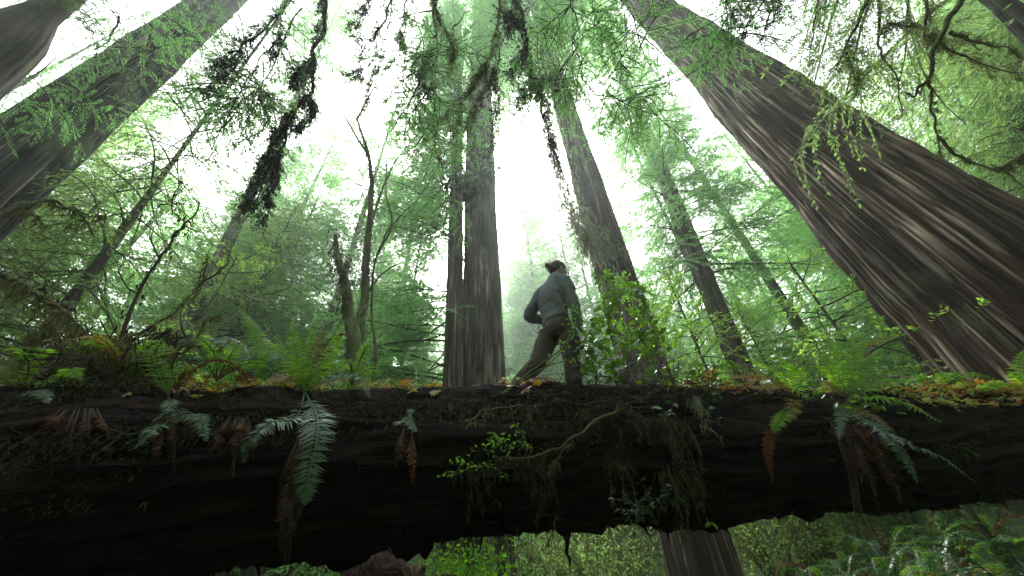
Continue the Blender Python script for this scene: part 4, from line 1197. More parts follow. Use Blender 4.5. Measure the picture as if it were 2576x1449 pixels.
def strands(mb, P, n, ln, wd, spread, r, m=0, down=1.0, segs=2):
    """hanging moss: thin tapering strips from points along the path P"""
    i = r.random(n) * (len(P) - 1.001); k = i.astype(int)
    B = P[k] + (P[k + 1] - P[k]) * (i - k)[:, None] + r.normal(size=(n, 3)) * spread
    l = ln * (.25 + r.random(n) ** 1.5); w_ = wd * (.5 + r.random(n))
    D = -UP * down + r.normal(size=(n, 3)) * .28
    D /= np.linalg.norm(D, axis=1)[:, None]
    S = np.cross(D, r.normal(size=(n, 3))); S /= np.linalg.norm(S, axis=1)[:, None]
    mid = B + D * (l * .5)[:, None] + r.normal(size=(n, 3)) * (l * .10)[:, None]
    tip = B + D * l[:, None] + r.normal(size=(n, 3)) * (l * .14)[:, None]
    V = np.stack([B - S * w_[:, None] * .5, B + S * w_[:, None] * .5, mid + S * w_[:, None] * .5, mid - S * w_[:, None] * .5, tip], 1).reshape(-1, 3)
    a = np.arange(n) * 5
    base = mb.n
    mb.add(V, np.stack([a, a + 1, a + 2, a + 3], 1), m)
    mb.F.append(np.stack([a + 3, a + 2, a + 4], 1) + base); mb.M.append(np.full(n, m, np.int32))


def limb(name, label, pathlist, seed, cat='branch', wood='twig', dress=(), rad=.02, group=None, wig=.012, rad2=None):
    """pathlist: branch paths of world points, the first the main one; dress: (part, material, count, length, width, spread, paths)"""
    r = np.random.default_rng(seed)
    t = empty(name, pathlist[0][0]); tag(t, label, cat, group)
    mb = MB(); Q = []
    for k, p in enumerate(pathlist):
        q = spline(p, 9 * len(p)); q = wiggle(q, wig, seed + k)
        Q.append(q); r0 = rad if k == 0 else (rad2 or rad * .55)
        mb.add(*tube(q, np.linspace(r0, r0 * .25, len(q)), 7))
    kid(mb, 'wood', M[wood], t, True)
    for part, mt, n_, ln, wd, sp, which in dress:
        mb = MB()
        for w_ in (which if which is not None else range(len(Q))):
            strands(mb, Q[w_], int(n_ if which is not None and len(which) == 1 else n_ / max(1, len(which) if which is not None else len(Q))), ln, wd, sp, r)
        o = kid(mb, part, M[mt], t)
        if 'moss' in part: o['kind'] = 'stuff'
    return t


pa = lambda *ps: [al(*p) for p in ps]
limb('dead_branch', 'long dead branch lying along the log edge under the person', [pa((1165, 1065, -.82), (1230, 1035, -.82), (1330, 1015, -.8), (1480, 1018, -.76), (1650, 1030, -.7)),
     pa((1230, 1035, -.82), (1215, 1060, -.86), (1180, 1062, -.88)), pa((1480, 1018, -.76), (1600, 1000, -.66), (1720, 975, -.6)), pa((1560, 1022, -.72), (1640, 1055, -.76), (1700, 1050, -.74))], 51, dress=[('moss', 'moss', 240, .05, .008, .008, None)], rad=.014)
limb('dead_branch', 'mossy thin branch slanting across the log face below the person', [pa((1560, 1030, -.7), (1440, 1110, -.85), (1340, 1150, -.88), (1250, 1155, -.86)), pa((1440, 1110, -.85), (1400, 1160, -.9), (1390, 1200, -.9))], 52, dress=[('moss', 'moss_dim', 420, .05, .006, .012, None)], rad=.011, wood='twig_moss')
limb('dead_branch', 'grey bare twig lying down the log face on the left', [pa((480, 1040, -.78), (330, 1075, -.88), (200, 1095, -.9), (20, 1080, -.86)), pa((330, 1075, -.88), (250, 1140, -.92), (180, 1240, -.9)), pa((200, 1095, -.9), (90, 1150, -.94), (0, 1180, -.92))], 53, rad=.006)
limb('dead_branch', 'fan of thin bare twigs sticking out of the log face right of the moss curtains', [pa((1690, 1150, -.6), (1780, 1110, -.72), (1850, 1160, -.76)), pa((1690, 1150, -.6), (1790, 1180, -.72), (1880, 1215, -.74)), pa((1690, 1150, -.6), (1800, 1230, -.72), (1890, 1262, -.74)), pa((1690, 1150, -.6), (1760, 1090, -.7), (1820, 1085, -.72)), pa((1690, 1150, -.6), (1800, 1190, -.7), (1830, 1160, -.74))], 54, rad=.005)
limb('hanging_root', 'dark dead stick hanging below the underside of the log', [pa((1415, 1310, -.4), (1425, 1360, -.42), (1432, 1425, -.42))], 55, cat='stick', rad=.024, wood='log', wig=.003)


def curtain(label, px, py, w_, ln, n_, mt, seed, off=-.72):
    r = np.random.default_rng(seed)
    P = spline([al(px - w_ / 2, py, off), al(px, py - 6, off - .03), al(px + w_ / 2, py + 4, off)], 16)
    mb = MB(); 
    for q in range(max(3, n_ // 40)):                    # thin ropes of moss with short tufts
        p0 = P[r.integers(len(P))] + r.normal(size=3) * .02; l = ln * (.35 + .8 * r.random())
        rope = wiggle(spline([p0, p0 - UP * l * .5 + r.normal(size=3) * .03, p0 - UP * l + r.normal(size=3) * .04], 14), .006, int(r.integers(1e6)))
        mb.add(*tube(rope, np.linspace(.004, .0012, 14), 3)); strands(mb, rope, int(130 * l) + 8, .05, .006, .008, r)
    strands(mb, P, n_ // 5, ln * .5, .006, .02, r)
    t = mb.build('moss_curtain', M[mt]); tag(t, label, 'moss', 'moss curtains hanging down the log face')
    o = P[8]
    t.data.transform(Matrix.Translation([-float(q) for q in o])); t.location = o


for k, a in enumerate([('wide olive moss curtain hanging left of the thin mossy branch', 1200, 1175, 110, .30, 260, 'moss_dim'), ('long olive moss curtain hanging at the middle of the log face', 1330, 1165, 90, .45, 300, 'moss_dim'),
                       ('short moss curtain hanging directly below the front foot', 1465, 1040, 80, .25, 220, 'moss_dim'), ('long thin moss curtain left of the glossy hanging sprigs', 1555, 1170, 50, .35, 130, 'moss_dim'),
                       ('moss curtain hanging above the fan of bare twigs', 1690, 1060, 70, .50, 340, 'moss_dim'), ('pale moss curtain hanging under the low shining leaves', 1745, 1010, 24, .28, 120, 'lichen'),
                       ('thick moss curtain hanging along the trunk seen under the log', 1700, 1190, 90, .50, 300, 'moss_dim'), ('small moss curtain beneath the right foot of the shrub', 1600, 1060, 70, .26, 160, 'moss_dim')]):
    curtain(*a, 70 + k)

mb = MB(); r = np.random.default_rng(18)
for k in range(520):
    s0 = -6 + 15 * r.random(); p_ = log_pt([s0], [-.2 + 1.25 * r.random()], .03)[0]
    dd = r.normal(size=3) * .10; dd[2] = abs(dd[2]) * .5 * (1 if r.random() < .6 else -1.5)
    mb.add(*tube(spline([p_, p_ + dd + r.normal(size=3) * .02, p_ + dd * 2 + r.normal(size=3) * .04], 6), np.linspace(.0035, .0012, 6), 4))
rt_ = mb.build('rim_twigs', M['twig']); tag(rt_, 'dark broken twigs poking out along the rim of the log', 'twigs', kind='stuff')


# ------------------------------------------------------------------ mossy stems standing behind the log
ap = lambda *ps: [at(*p) for p in ps]
ar = lambda *ps: [ray(p[0], p[1]) * p[2] for p in ps]
D6 = 5.6
limb('vine_maple', 'mossy bare vine maple with several thin stems reaching up beyond the log', [
    ap((905, 1010, D6), (900, 880, D6), (915, 760, D6), (925, 600, D6), (935, 470, D6), (925, 390, D6), (898, 300, D6)),
    ap((930, 1010, D6), (945, 900, D6), (935, 760, D6), (950, 640, D6), (990, 560, D6), (1050, 500, D6), (1090, 440, D6)),
    ap((925, 600, D6), (960, 480, D6), (1000, 400, D6), (1060, 330, D6)),
    ap((950, 640, D6), (985, 560, D6), (970, 470, D6), (975, 330, D6)),
    ap((915, 760, D6), (960, 690, D6), (1010, 660, D6)), ap((898, 300, D6), (930, 240, D6), (990, 130, D6), (1010, 60, D6)), ap((925, 390, D6), (870, 300, D6), (830, 260, D6))],
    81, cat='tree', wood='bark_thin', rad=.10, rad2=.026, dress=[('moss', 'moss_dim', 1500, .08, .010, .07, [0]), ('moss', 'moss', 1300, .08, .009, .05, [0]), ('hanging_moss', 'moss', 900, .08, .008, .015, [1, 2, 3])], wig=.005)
limb('broken_snag', 'dark broken snag with a torn top, left of the vine maple stems', [
    ap((893, 1010, D6 - .3), (888, 850, D6 - .3), (868, 720, D6 - .3), (842, 590, D6 - .3)), ap((885, 830, D6 - .3), (925, 760, D6 - .3))],
    82, cat='snag', wood='bark_thin', rad=.14, dress=[('moss', 'leaf_dead', 900, .14, .011, .08, [0]), ('hanging_moss', 'moss', 350, .22, .009, .04, [0])], wig=.012)
t = T['G']
# burl on the tall redwood
c_ = at(1180, 470, 10.4); mb = MB(); Mb = np.eye(3)
ball(mb, c_, .62, .60, .75, Mb, 40); ball(mb, c_ + np.array([-.22, -.1, -.65]), .28, .26, .5, Mb, 40); ball(mb, c_ + np.array([.25, -.1, .4]), .34, .34, .34, Mb, 40)
bo = fuse(mb, 'burl', M['twig'], T['G'], .05, 2, lambda V, n_: .25 * (fbm(V[:, 0] * 3 + V[:, 1], V[:, 2] * 3, 66) - .5) + .1 * (fbm(V[:, 0] * 9, V[:, 2] * 9 + V[:, 1] * 5, 67) - .5))
mb = MB(); strands(mb, spline([at(1150, 440, 10.2), at(1190, 450, 9.95), at(1235, 420, 10.1)], 12), 900, .7, .05, .25, np.random.default_rng(4)); kid(mb, 'burl_tuft', M['leaf_dead'], T['G'])

# lichen and moss draped down the leaning redwood
mb = MB(); rr_ = np.random.default_rng(12)
for pth, n_ in (([(1385, 330), (1400, 420), (1440, 520), (1475, 600), (1500, 650)], 1500), ([(1420, 420), (1455, 520), (1500, 600), (1540, 640)], 700), ([(1375, 200), (1380, 300), (1400, 400)], 600)):
    strands(mb, spline([at(x, y, 7.6) for x, y in pth], 40), n_, .35, .022, .16, rr_)
kid(mb, 'lichen', M['lichen'], T['H'])['kind'] = 'stuff'
mb = MB()
for pth, n_ in (([(1370, 240), (1385, 340), (1410, 460), (1450, 560), (1480, 620)], 900),):
    strands(mb, spline([at(x, y, 7.5) for x, y in pth], 40), n_, .5, .03, .10, rr_)
kid(mb, 'moss', M['moss'], T['H'])['kind'] = 'stuff'


# ------------------------------------------------------------------ boughs hanging in from trees overhead
def hangfol(mb, P, n, r, size=(.09, .03), spread=.08, down=.7):
    """limp dead twiglets hanging about a branch path, in clumps"""
    m = max(1, n // 3)
    i = r.random(m * 3) * (len(P) - 1.001)
    i = i[vnoise(i * 1.3 + 7.7 * spread, i * 0, int(n) % 97) > .33][:m]; m = len(i); k = i.astype(int)
    T_ = P[k + 1] - P[k]; T_ /= np.linalg.norm(T_, axis=1)[:, None] + 1e-9
    B0 = P[k] + (P[k + 1] - P[k]) * (i - k)[:, None] + r.normal(size=(m, 3)) * spread * .45
    D0 = T_ * .35 - UP * down + r.normal(size=(m, 3)) * .45; D0 /= np.linalg.norm(D0, axis=1)[:, None]
    l0 = spread * (1.2 + 3.0 * r.random(m) ** 1.5)
    c = 20
    q = np.linspace(.1, 1, c)
    B = (B0[:, None] + D0[:, None] * (l0[:, None] * q[None])[:, :, None]).reshape(-1, 3)
    D = np.repeat(D0, c, 0) + r.normal(size=(m * c, 3)) * .6; D /= np.linalg.norm(D, axis=1)[:, None]
    V, F = cards(B, D, size[0] * .42, size[1] * .36, r, 1.0); mb.add(V, F)


def bough_thing(labels, paths, dress, seed, rad=.02, wood='twig', name='hanging_bough', wig=.02, comps=None):
    """one bough per entry of comps (lists of connected paths), each with its own label"""
    labels = [labels] if isinstance(labels, str) else labels
    comps = comps or [list(range(len(paths)))]
    for lb, cp in zip(labels, comps):
        r = np.random.default_rng(seed + 1000 * cp[0])
        sub = [paths[q] for q in cp]
        t = limb(name, lb, sub, seed, cat='bough', wood=wood, rad=rad if cp[0] == 0 else rad * .6, rad2=rad * .55, group='boughs hanging in from the trees overhead', wig=wig)
        for part, mt, n_, size, spread, down, which in dress:
            wh = [q for q in which if q in cp]
            if not wh: continue
            mb = MB()
            for w_ in wh:
                Q = spline(paths[w_], 9 * len(paths[w_]))
                if part == 'leaves':
                    for q in range(max(5, n_ // 28)):
                        place_bough(mb, 'fine', Q[r.integers(2, len(Q))], r.random() * 6.28, -.35 + .4 * r.normal(), .5 + .6 * r.random(), r)
                else:
                    hangfol(mb, Q, n_, r, size, spread, down)
            o = kid(mb, part, [M[mt], M['twig']], t)
            if 'moss' in part: o['kind'] = 'stuff'


bough_thing('black ragged bough hanging down the upper left, thick with dead foliage', [
    ar((818, -60, 7.5), (808, 60, 7.2), (790, 150, 6.8), (780, 230, 6.4), (735, 290, 6.2), (700, 380, 6), (670, 450, 5.8), (640, 520, 5.7)),
    ar((780, 240, 6.4), (790, 280, 6.3), (745, 330, 6.1)), ar((735, 290, 6.2), (690, 350, 6), (655, 440, 5.8), (610, 545, 5.7)), ar((700, 380, 6), (690, 460, 5.8), (655, 570, 5.7)), ar((790, 150, 6.8), (760, 180, 6.6), (740, 215, 6.6))],
    [('dead_foliage', 'leaf_dead', 1125, (.09, .026), .052, .8, [0]), ('dead_foliage', 'leaf_dead', 600, (.09, .026), .05, .8, [1, 2]), ('dead_foliage', 'leaf_dead', 682, (.09, .024), .05, .8, [3, 4]), ('moss', 'moss', 250, (.09, .015), .08, 1, [0, 2])], 91, rad=.03)
bough_thing(['dark bough slanting down left of the black ragged bough at the top', 'thin leafy twig between the slanting dark bough and the black ragged bough'], [
    ar((740, -20, 7.5), (700, 30, 7.2), (640, 90, 6.9), (585, 135, 6.7), (545, 175, 6.6)), ar((700, 30, 7.2), (705, 90, 7), (690, 140, 6.9)), ar((640, 90, 6.9), (580, 170, 6.7), (520, 230, 6.6)), ar((705, 90, 7), (640, 180, 6.8), (560, 300, 6.7)), ar((760, 20, 7.4), (660, 200, 7), (620, 250, 6.8))],
    [('dead_foliage', 'leaf_dead', 682, (.08, .024), .07, .6, [0]), ('dead_foliage', 'leaf_dead', 341, (.08, .024), .05, .6, [1, 2]), ('leaves', 'leaf', 550, (.09, .028), .16, .5, [3, 4]), ('moss', 'moss', 200, (.08, .014), .06, 1, [0, 3])], 92, comps=[[0, 1, 2, 3], [4]])
bough_thing(['mossy bough fanning down right of the bright sky gap at the top', 'short dark twig at the very top beside the fanning mossy bough', 'long thin mossy twig trailing down through the fanning mossy bough'], [
    ar((990, -40, 6.6), (960, 60, 6.3), (920, 110, 6.1), (885, 70, 6.1)), ar((960, 60, 6.3), (935, 180, 6), (915, 290, 5.9)), ar((940, -30, 6.5), (915, 30, 6.3), (885, 60, 6.2)), ar((985, 0, 6.5), (960, 140, 6.2), (925, 230, 6), (890, 330, 5.9)), ar((920, 110, 6.1), (905, 180, 6), (880, 190, 6))],
    [('dead_foliage', 'leaf_dead', 409, (.07, .022), .07, .7, [0, 2, 4]), ('moss', 'moss', 420, (.09, .012), .05, 1, [1, 3])], 93, rad=.014, comps=[[0, 1, 4], [2], [3]])
bough_thing(['moss covered bough with dangling tufts above the vine maple stems', 'long mossy twig beside the tufted bough, hanging down to the narrow redwood', 'short mossy twig hanging left of the tufted bough'], [
    ar((1080, -40, 6.8), (1100, 40, 6.5), (1140, 110, 6.3), (1125, 180, 6.1)), ar((1100, -30, 6.8), (1095, 120, 6.4), (1090, 230, 6.1), (1100, 370, 5.9), (1125, 480, 5.8)), ar((1040, -20, 6.6), (1010, 80, 6.4), (1015, 120, 6.3)), ar((1095, 120, 6.4), (1060, 190, 6.2), (1080, 240, 6.1)), ar((1140, 110, 6.3), (1150, 60, 6.4), (1180, 20, 6.6))],
    [('moss', 'moss', 600, (.10, .014), .05, 1, [0, 2]), ('moss', 'moss', 350, (.09, .012), .03, 1, [1, 3]), ('dead_foliage', 'leaf_dead', 292, (.08, .022), .12, .7, [3]), ('leaves', 'leaf', 500, (.09, .028), .2, .5, [1, 3])], 94, rad=.022, wood='twig_moss', comps=[[0, 4], [1, 3], [2]])
bough_thing('long mossy bough sweeping from the top centre down across the burled redwood', [
    ar((1270, -40, 6.8), (1255, 60, 6.5), (1225, 160, 6.2), (1150, 260, 6), (1090, 320, 5.9), (1040, 400, 5.8)), ar((1255, 60, 6.5), (1245, 180, 6.2), (1250, 260, 6), (1240, 380, 5.8)), ar((1225, 160, 6.2), (1185, 220, 6.1), (1140, 330, 5.9)), ar((1245, 180, 6.2), (1210, 240, 6), (1170, 330, 5.9))],
    [('moss', 'moss', 650, (.10, .013), .045, 1, [0]), ('moss', 'moss', 450, (.12, .014), .05, 1, [1, 2, 3]), ('dead_foliage', 'leaf_dead', 341, (.08, .024), .08, .8, [1])], 95, rad=.022, wood='twig_moss')
bough_thing('black knotted bough hanging between the burled redwood and the lichen-hung redwood', [
    ar((1290, -40, 6.6), (1310, 60, 6.4), (1330, 140, 6.2), (1345, 215, 6), (1365, 260, 5.9), (1380, 340, 5.8), (1400, 420, 5.7)), ar((1310, 60, 6.4), (1280, 40, 6.4), (1285, 80, 6.3)), ar((1330, 140, 6.2), (1300, 160, 6.1), (1290, 200, 6.1)), ar((1345, 215, 6), (1320, 230, 6), (1300, 280, 5.9)), ar((1345, 215, 6), (1375, 190, 6), (1400, 215, 6))],
    [('dead_foliage', 'leaf_dead', 780, (.085, .028), .075, .7, [0]), ('dead_foliage', 'leaf_dead', 370, (.085, .028), .085, .8, [1, 2, 3]), ('dead_foliage', 'leaf_dead', 156, (.08, .025), .06, .8, [4]), ('moss', 'moss', 380, (.09, .013), .05, 1, [0])], 96, rad=.03)
bough_thing(['thin trailing twig with green tips right of the lichen-hung redwood top', 'thin trailing twig close beside the upper left edge of the right giant'], [
    ar((1430, -40, 6.2), (1445, 60, 6), (1470, 170, 5.9), (1480, 260, 5.8)), ar((1445, 60, 6), (1430, 150, 5.9), (1410, 230, 5.8)), ar((1560, -30, 6.3), (1600, 60, 6.1), (1610, 150, 6)), ar((1470, 170, 5.9), (1540, 240, 5.9), (1620, 250, 5.9))],
    [('leaves', 'leaf', 420, (.09, .028), .16, .5, [0, 1, 2, 3])], 97, rad=.010, comps=[[0, 1, 3], [2]])
bough_thing(['rightmost of three dark tufted boughs hanging beside the right giant against the sky', 'middle one of three dark tufted boughs hanging beside the right giant against the sky', 'leftmost of three dark tufted boughs hanging beside the right giant against the sky'], [
    ar((1945, -40, 6.8), (1935, 40, 6.6), (1905, 115, 6.4)), ar((1890, -40, 6.8), (1880, 60, 6.6), (1865, 95, 6.5)), ar((1810, -40, 6.8), (1830, 10, 6.7), (1850, 40, 6.6))],
    [('dead_foliage', 'leaf_dead', 156, (.09, .026), .07, .7, [0, 1, 2]), ('leaves', 'leaf', 300, (.09, .028), .15, .5, [1, 2])], 98, rad=.016, comps=[[0], [1], [2]])
bough_thing('pale green crooked mossy limb crossing the upper right corner', [
    ar((2440, -40, 6.4), (2400, 30, 6.1), (2355, 120, 5.9), (2335, 195, 5.8), (2300, 235, 5.7), (2275, 240, 5.7)), ar((2335, 195, 5.8), (2345, 260, 5.7), (2360, 345, 5.6), (2362, 395, 5.5)), ar((2360, 345, 5.6), (2420, 400, 5.5), (2500, 425, 5.4), (2600, 490, 5.3)), ar((2390, 80, 6), (2450, 100, 5.9), (2560, 130, 5.8)), ar((2500, 425, 5.4), (2560, 400, 5.4), (2600, 360, 5.4))],
    [('moss', 'moss', 150, (.06, .012), .02, 1, [0, 1, 2]), ('moss', 'moss', 160, (.08, .012), .03, 1, [3, 4])], 99, rad=.03, wood='twig_moss', name='mossy_limb', wig=.008)
bough_thing(['forked dark mossy limb hanging beside the top edge of the right giant', 'long dark mossy limb with one side twig, left of the pale crooked limb', 'thin straight mossy limb hanging nearest the right giant in the upper right', 'mossy limb reaching toward the right edge behind the pale crooked limb'], [
    ar((2190, -40, 7), (2175, 20, 6.8), (2130, 120, 6.6), (2090, 180, 6.4)), ar((2210, -40, 7), (2212, 90, 6.7), (2225, 150, 6.5), (2260, 200, 6.4), (2270, 300, 6.2)), ar((2212, 90, 6.7), (2240, 60, 6.7), (2310, 70, 6.6)), ar((2130, 120, 6.6), (2145, 180, 6.4), (2155, 230, 6.3)), ar((2060, -30, 7.2), (2050, 60, 7), (2035, 170, 6.8)), ar((2330, -30, 6.9), (2330, 90, 6.7), (2360, 110, 6.6)), ar((2330, 90, 6.7), (2440, 150, 6.5), (2580, 190, 6.4))],
    [('moss', 'moss', 200, (.12, .013), .04, 1, [0, 1, 2, 3]), ('moss', 'moss', 160, (.16, .014), .05, 1, [4, 5, 6]), ('dead_foliage', 'leaf_dull', 350, (.09, .026), .18, .6, [0, 3, 4])], 100, rad=.028, name='mossy_limb', wig=.008, comps=[[0, 3], [1, 2], [4], [5, 6]])
bough_thing(['long green leafy bough lying across the broad grey trunk at the upper left', 'lower leafy bough across the broad grey trunk near the left edge', 'leafy bough hanging over the upper edge of the broad grey trunk', 'short leafy bough drooping across the middle of the broad grey trunk', 'leafy bough at the top where the broad grey trunk leaves the view'], [
    ar((150, 330, 11), (230, 235, 10.5), (330, 165, 10.2), (470, 80, 10)), ar((60, 270, 11), (180, 240, 10.5), (280, 240, 10.2)), ar((300, 40, 10.5), (260, 110, 10.4), (240, 150, 10.3)), ar((380, 60, 10.5), (360, 130, 10.3), (330, 200, 10)), ar((440, 30, 10.5), (470, 90, 10.2), (520, 110, 10))],
    [('leaves', 'leaf', 80, (.11, .04), .42, .35, [0, 1]), ('leaves', 'leaf', 90, (.11, .04), .38, .35, [2, 3, 4])], 102, rad=.03, comps=[[0], [1], [2], [3], [4]])
bough_thing(['ragged leafy bough in the sky gap between the corner trunk and the broad grey trunk', 'leafy bough at the left edge below the corner trunk', 'sparse leafy bough at the top right of the corner trunk', 'smallest leafy bough at the top between corner trunk and broad grey trunk'], [
    ar((-30, 180, 9), (60, 190, 8.8), (140, 150, 8.6)), ar((0, 330, 9), (60, 300, 8.8), (110, 240, 8.6)), ar((150, 20, 9.5), (220, 60, 9.2), (260, 110, 9)), ar((260, -20, 9.5), (300, 50, 9.3), (290, 90, 9.2))],
    [('leaves', 'leaf', 80, (.10, .034), .30, .4, [0, 1, 2, 3])], 103, rad=.018, comps=[[0], [1], [2], [3]])

# ------------------------------------------------------------------ tangle of dead branches at the left
limb('dead_shrub', 'black forked dead branch standing in the tangle of ferns on the left', [
    pa((250, 1000, -.1), (300, 860, -.1), (345, 740, -.1), (400, 650, -.1), (440, 592, -.1), (465, 566, -.1), (432, 520, -.1), (455, 450, -.1)), pa((400, 650, -.1), (380, 600, -.05), (395, 560, 0)), pa((440, 592, -.1), (500, 520, -.05), (480, 500, 0)),
    pa((300, 860, -.1), (420, 800, -.2), (500, 720, -.2), (520, 640, -.2)), pa((345, 740, -.1), (300, 690, 0), (320, 640, .1)), pa((280, 930, -.1), (390, 850, -.2), (440, 850, -.25)), pa((260, 960, -.1), (200, 850, -.1), (150, 800, -.1), (110, 720, -.1)), pa((500, 720, -.2), (570, 660, -.2), (580, 600, -.2)), pa((465, 566, -.1), (510, 590, -.1))],
    111, cat='branch', rad=.020, dress=[('moss', 'moss', 500, .12, .010, .015, [3, 5]), ('dead_leaves', 'fern_dry', 500, .12, .014, .05, [0, 5, 6])], wig=.006)
limb('mossy_branch', 'arched mossy limb with dripping strands at the left edge', [
    pa((-40, 690, -.6), (20, 696, -.6), (59, 714, -.6), (97, 751, -.55), (156, 783, -.5), (209, 842, -.45), (240, 940, -.4)), pa((97, 751, -.55), (130, 740, -.5), (160, 700, -.45)), pa((156, 783, -.5), (120, 830, -.55), (80, 850, -.55), (60, 900, -.5))],
    112, wood='twig_moss', rad=.024, dress=[('moss', 'moss', 420, .22, .008, .015, [0]), ('hanging_moss', 'moss', 300, .12, .012, .012, [2])])
limb('mossy_branch', 'knobbly mossy twig curving above the glossy arching fern', [
    pa((440, 990, -.2), (460, 900, -.3), (480, 870, -.35), (520, 862, -.4), (560, 880, -.4)), pa((480, 870, -.35), (510, 830, -.3), (525, 800, -.3), (555, 793, -.3))],
    113, wood='twig_moss', rad=.010, dress=[('moss', 'moss', 500, .05, .010, .012, None)])
limb('mossy_branch', 'mossy curved branch crossing in front of the foot of the broad grey trunk', [
    ap((-40, 560, 4.5), (60, 515, 4.6), (130, 508, 4.6), (190, 535, 4.7), (240, 580, 4.8)), ap((130, 508, 4.6), (200, 530, 4.7), (270, 545, 4.8)), ap((60, 515, 4.6), (90, 540, 4.6), (120, 560, 4.7), (200, 570, 4.8))],
    114, wood='twig_moss', rad=.022, dress=[('moss', 'moss', 350, .14, .009, .015, None)])
# matted root and stick heap under the tangle
mb = MB(); r = np.random.default_rng(8)
for k in range(260):
    c0 = al(120 + 320 * r.random(), 990 - 130 * r.random() ** 1.3, -.5 + .5 * r.random()); dd = r.normal(size=3) * .13; dd[2] *= .8
    mb.add(*tube(spline([c0 - dd, c0 + r.normal(size=3) * .03, c0 + dd - UP * .05], 6), np.linspace(.006, .0015, 6), 4))
hp = mb.build('stick_tangle', M['twig']); tag(hp, 'dense tangle of dead sticks heaped on the log at the left', 'sticks', kind='stuff')
mb = MB()
for k in range(16):
    q = spline([al(150 + 280 * r.random(), 960 - 120 * r.random(), -.5 + .3 * r.random()), al(150 + 280 * r.random(), 930 - 100 * r.random(), -.5 + .3 * r.random())], 10)
    strands(mb, q, 60, .13, .008, .03, r)
mh = mb.build('tangle_moss', M['moss']); tag(mh, 'olive moss dripping from the stick tangle on the left', 'moss', kind='stuff')
mb = MB()
for k in range(260):
    c0 = al(1380 + 420 * r.random(), 1010 - 70 * r.random() ** 1.5, -.55 + .3 * r.random()); dd = r.normal(size=3) * .11; dd[2] *= .6
    mb.add(*tube(spline([c0 - dd, c0 + r.normal(size=3) * .02, c0 + dd], 6), np.linspace(.004, .0012, 6), 4))
hp = mb.build('twig_tangle', M['twig']); tag(hp, 'fine tangle of twigs heaped at the feet of the person', 'twigs', kind='stuff')

# ------------------------------------------------------------------ undergrowth seen beneath the log
r = np.random.default_rng(15)


def gpt(px, d):
    az = math.atan2(*ray(px, 1400)[:2]); x, y = d * math.sin(az), d * math.cos(az)
    return np.array([x, y, float(ground_z(x, y))])


lab = ['spreading sword fern on the slope beneath the right part of the log', ]
fern('sword fern with pale arching fronds at the lower right corner under the log', gpt(2545, 6.2), [], 12, .95, ('fern_mid', 'fern_gloss'), 41, group='sword ferns on the slope beyond the log', rise=1.1)
fern('shaggy sword fern on the slope left of the lower right corner fern', gpt(2400, 7.2), [], 12, .9, ('fern_mid', 'fern_gloss', 'fern_turn'), 42, group='sword ferns on the slope beyond the log')
k = 0
for px, d in [(2290, 7.6), (2470, 8.6), (2340, 9.2), (2530, 10), (2220, 9.6), (2120, 10.5), (2420, 10.8), (2050, 9.4), (2580, 8.0), (2300, 11.5), (2180, 8.0), (1960, 11), (2500, 12), (2260, 6.8)]:
    fern('sword fern among many on the ferny slope seen under the log at the right', gpt(px, d), [], 10, .9, ('fern_mid', 'fern_gloss', 'fern_dead')[:2 + (k % 2)], 43 + k, group='sword ferns on the slope beyond the log'); k += 1
P0, P1 = gpt(2225, 8.2) + UP * .12, gpt(2335, 7.6) + UP * .10
lg = empty('small_log', .5 * (P0 + P1)); tag(lg, 'short grey fallen log among the ferns under the main log', 'log')
V, F, a = trunk_mesh(np.linalg.norm(P1 - P0), lambda z: .09 - .01 * z, 40, 60, 77, 10, .012)
mb = MB(); Rx = axis_rot(P1 - P0); mb.add(V @ Rx.T + P0, F, 0, a); kid(mb, 'wood', M['bark_grey'], lg, True)
mb = MB(); e_ = np.arange(40); mb.add(np.vstack([V[:40] @ Rx.T + P0, P0]), np.stack([(e_ + 1) % 40, e_, np.full(40, 40)], -1)); mb.add(np.vstack([V[-40:] @ Rx.T + P0, P1]), np.stack([e_, (e_ + 1) % 40, np.full(40, 40)], -1)); kid(mb, 'cut_end', M['rootsoil'], lg)


def thicket(name, label, spots, mt, seed, h=1.2, n=26, moss=None, stick='twig_moss', leaf=(.05, .03)):
    """a clump of crossing stems with small leaves, one plant"""
    r = np.random.default_rng(seed); B = np.asarray(spots, float)
    t = empty(name, B); tag(t, label, 'bush', 'bushes seen beneath the log')
    ws, ls = MB(), MB()
    for k in range(n):
        a = r.random() * 6.28; l = h * (.5 + .7 * r.random()); hh = np.array([math.cos(a), math.sin(a), 0]) * l * (.15 + .6 * r.random())
        Q = wiggle(spline([B + np.append(r.normal(size=2) * .2, 0), B + hh * .4 + UP * l * .6, B + hh + UP * l * (.75 + .3 * r.random())], 10), .03 * h, seed + k)
        ws.add(*tube(Q, np.linspace(.012, .004, 10), 4))
        i = r.random(90) * 8.9; kk = i.astype(int)
        P = Q[kk] + (Q[kk + 1] - Q[kk]) * (i - kk)[:, None] + r.normal(size=(90, 3)) * .10 * h
        D = r.normal(size=(90, 3)) - UP * .3; D /= np.linalg.norm(D, axis=1)[:, None]
        V, F = cards(P, D, leaf[0] * 1.4, leaf[1] * 1.4, r, 1.0); ls.add(V, F)
        if moss: strands(ls, Q, 40, .25, .014, .03, r, 1)
    kid(ws, 'stems', M[stick], t); kid(ls, 'leaves', [M[mt]] + ([M[moss]] if moss else []), t)


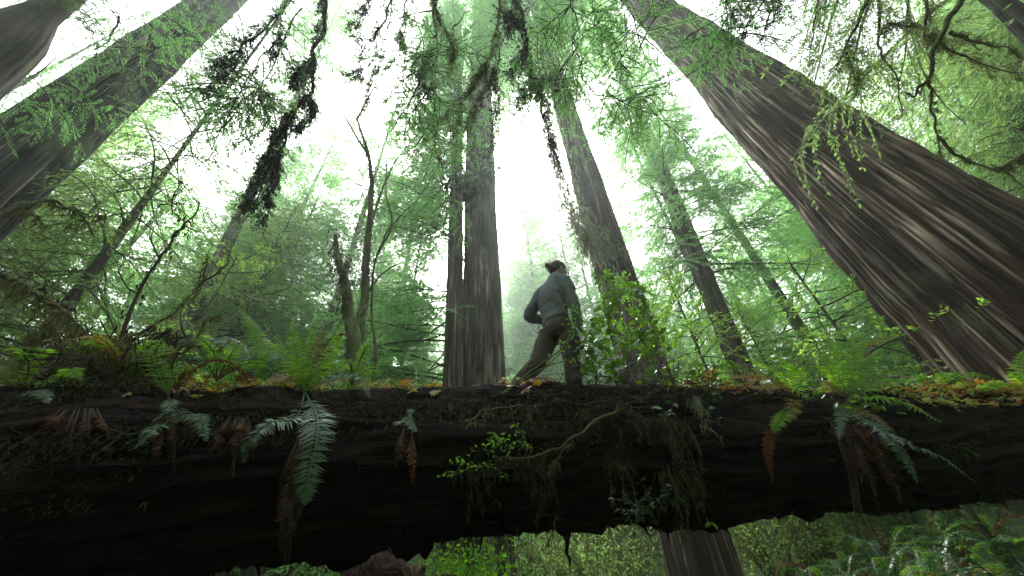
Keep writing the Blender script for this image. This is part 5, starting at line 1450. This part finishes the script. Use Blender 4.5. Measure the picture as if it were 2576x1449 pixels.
for k, (lb, px, d, mt, h, ms, lf) in enumerate([
        ('bright green bush under the log left of the burled redwood trunk', 1170, 8.0, 'bushleaf', 1.5, None, (.06, .04)), ('bright green bush close behind the torn edge left of the trunk foot', 1180, 9.0, 'bushleaf', 1.6, None, (.05, .035)),
        ('khaki mossy bush right of the burled redwood foot under the log', 1410, 10, 'leaf_dull', 2.0, 'moss', (.045, .02)), ('khaki mossy bush between the two trunks under the log', 1500, 9.0, 'leaf_dull', 1.8, 'moss', (.045, .02)),
        ('mossy bush just left of the leaning trunk foot', 1600, 10.5, 'leaf_dull', 2.0, 'moss', (.045, .02)), ('dark mossy bush beyond the hanging stick', 1450, 12, 'leaf', 2.4, 'moss', (.05, .025)),
        ('mossy bush right of the leaning trunk foot under the log', 1950, 10, 'leaf_dull', 2.0, 'moss', (.045, .02)), ('wide mossy bush on the slope left of the ferns', 2060, 11.5, 'leaf_dull', 2.2, 'moss', (.045, .02)),
        ('mossy bush behind the ferns on the slope', 2180, 12.5, 'leaf_dull', 2.3, 'moss', (.045, .02)), ('olive bush at the top of the ferny slope', 2320, 13, 'leaf', 2.2, 'moss', (.05, .025)), ('green bush at the right edge above the ferny slope', 2480, 13.5, 'leaf', 2.3, None, (.05, .025)),
        ('dim bush behind the red root soil', 960, 10, 'leaf_dull', 1.8, 'moss', (.045, .02)), ('dim bush under the log left of the root soil', 830, 9, 'leaf', 1.6, None, (.05, .025)), ('dim mossy bush near the middle of the gap', 1330, 12.5, 'leaf', 2.2, 'moss', (.05, .025))]):
    thicket('understory_bush', lb, gpt(px, d) - UP * .1, mt, 600 + k * 40, h, 26, ms, leaf=lf)
c_ = at(955, 1440, 7.2)
mb = MB(); ball(mb, c_, .5, .4, .36, None, 40); ball(mb, c_ + np.array([.4, .1, -.1]), .3, .3, .3, None, 40)
rw = empty('root_wad', c_); tag(rw, 'red brown lump of upturned root soil under the log', 'root wad')
fuse(mb, 'soil', M['rootsoil'], rw, .035, 2, lambda V, n_: .3 * (fbm(V[:, 0] * 4 + V[:, 1], V[:, 2] * 4, 166) - .5))
mb = MB()
for k in range(50):
    p0 = c_ + np.array([r.normal() * .45, -.4, r.normal() * .3]); mb.add(*tube(wiggle(spline([p0 + [0, .2, 0], p0 + r.normal(size=3) * .1, p0 + r.normal(size=3) * .22 - UP * .15], 8), .01, k), np.linspace(.012, .003, 8), 4))
kid(mb, 'roots', M['twig'], rw)
shrub('leaf_spray', 'two yellow green leaves dangling under the log in front of the trunk', (1300, 1330, -.5), [[(1308, 1360, -.6), (1310, 1385, -.62)]], (.075, .05), 'bushleaf', .05, 61, cat='sprig')
shrub('leaf_spray', 'small yellow green leaves dangling under the log by the leaning trunk', (1780, 1300, -.5), [[(1788, 1318, -.6), (1796, 1326, -.62)]], (.05, .03), 'bushleaf', .03, 62, cat='sprig')
sc = scene
sc.view_settings.view_transform = 'Standard'; sc.view_settings.look = 'None'; sc.view_settings.gamma = 1
sc.view_settings.exposure = EXPO
c = sc.cycles
c.use_denoising = True
try:
    c.denoiser = 'OPENIMAGEDENOISE'; c.denoising_input_passes = 'RGB_ALBEDO_NORMAL'; c.denoising_prefilter = 'ACCURATE'
except Exception: pass
c.max_bounces = 9; c.diffuse_bounces = 6; c.glossy_bounces = 2; c.transmission_bounces = 6; c.transparent_max_bounces = 4; c.volume_bounces = 2
c.caustics_reflective = False; c.caustics_refractive = False
c.sample_clamp_indirect = 6
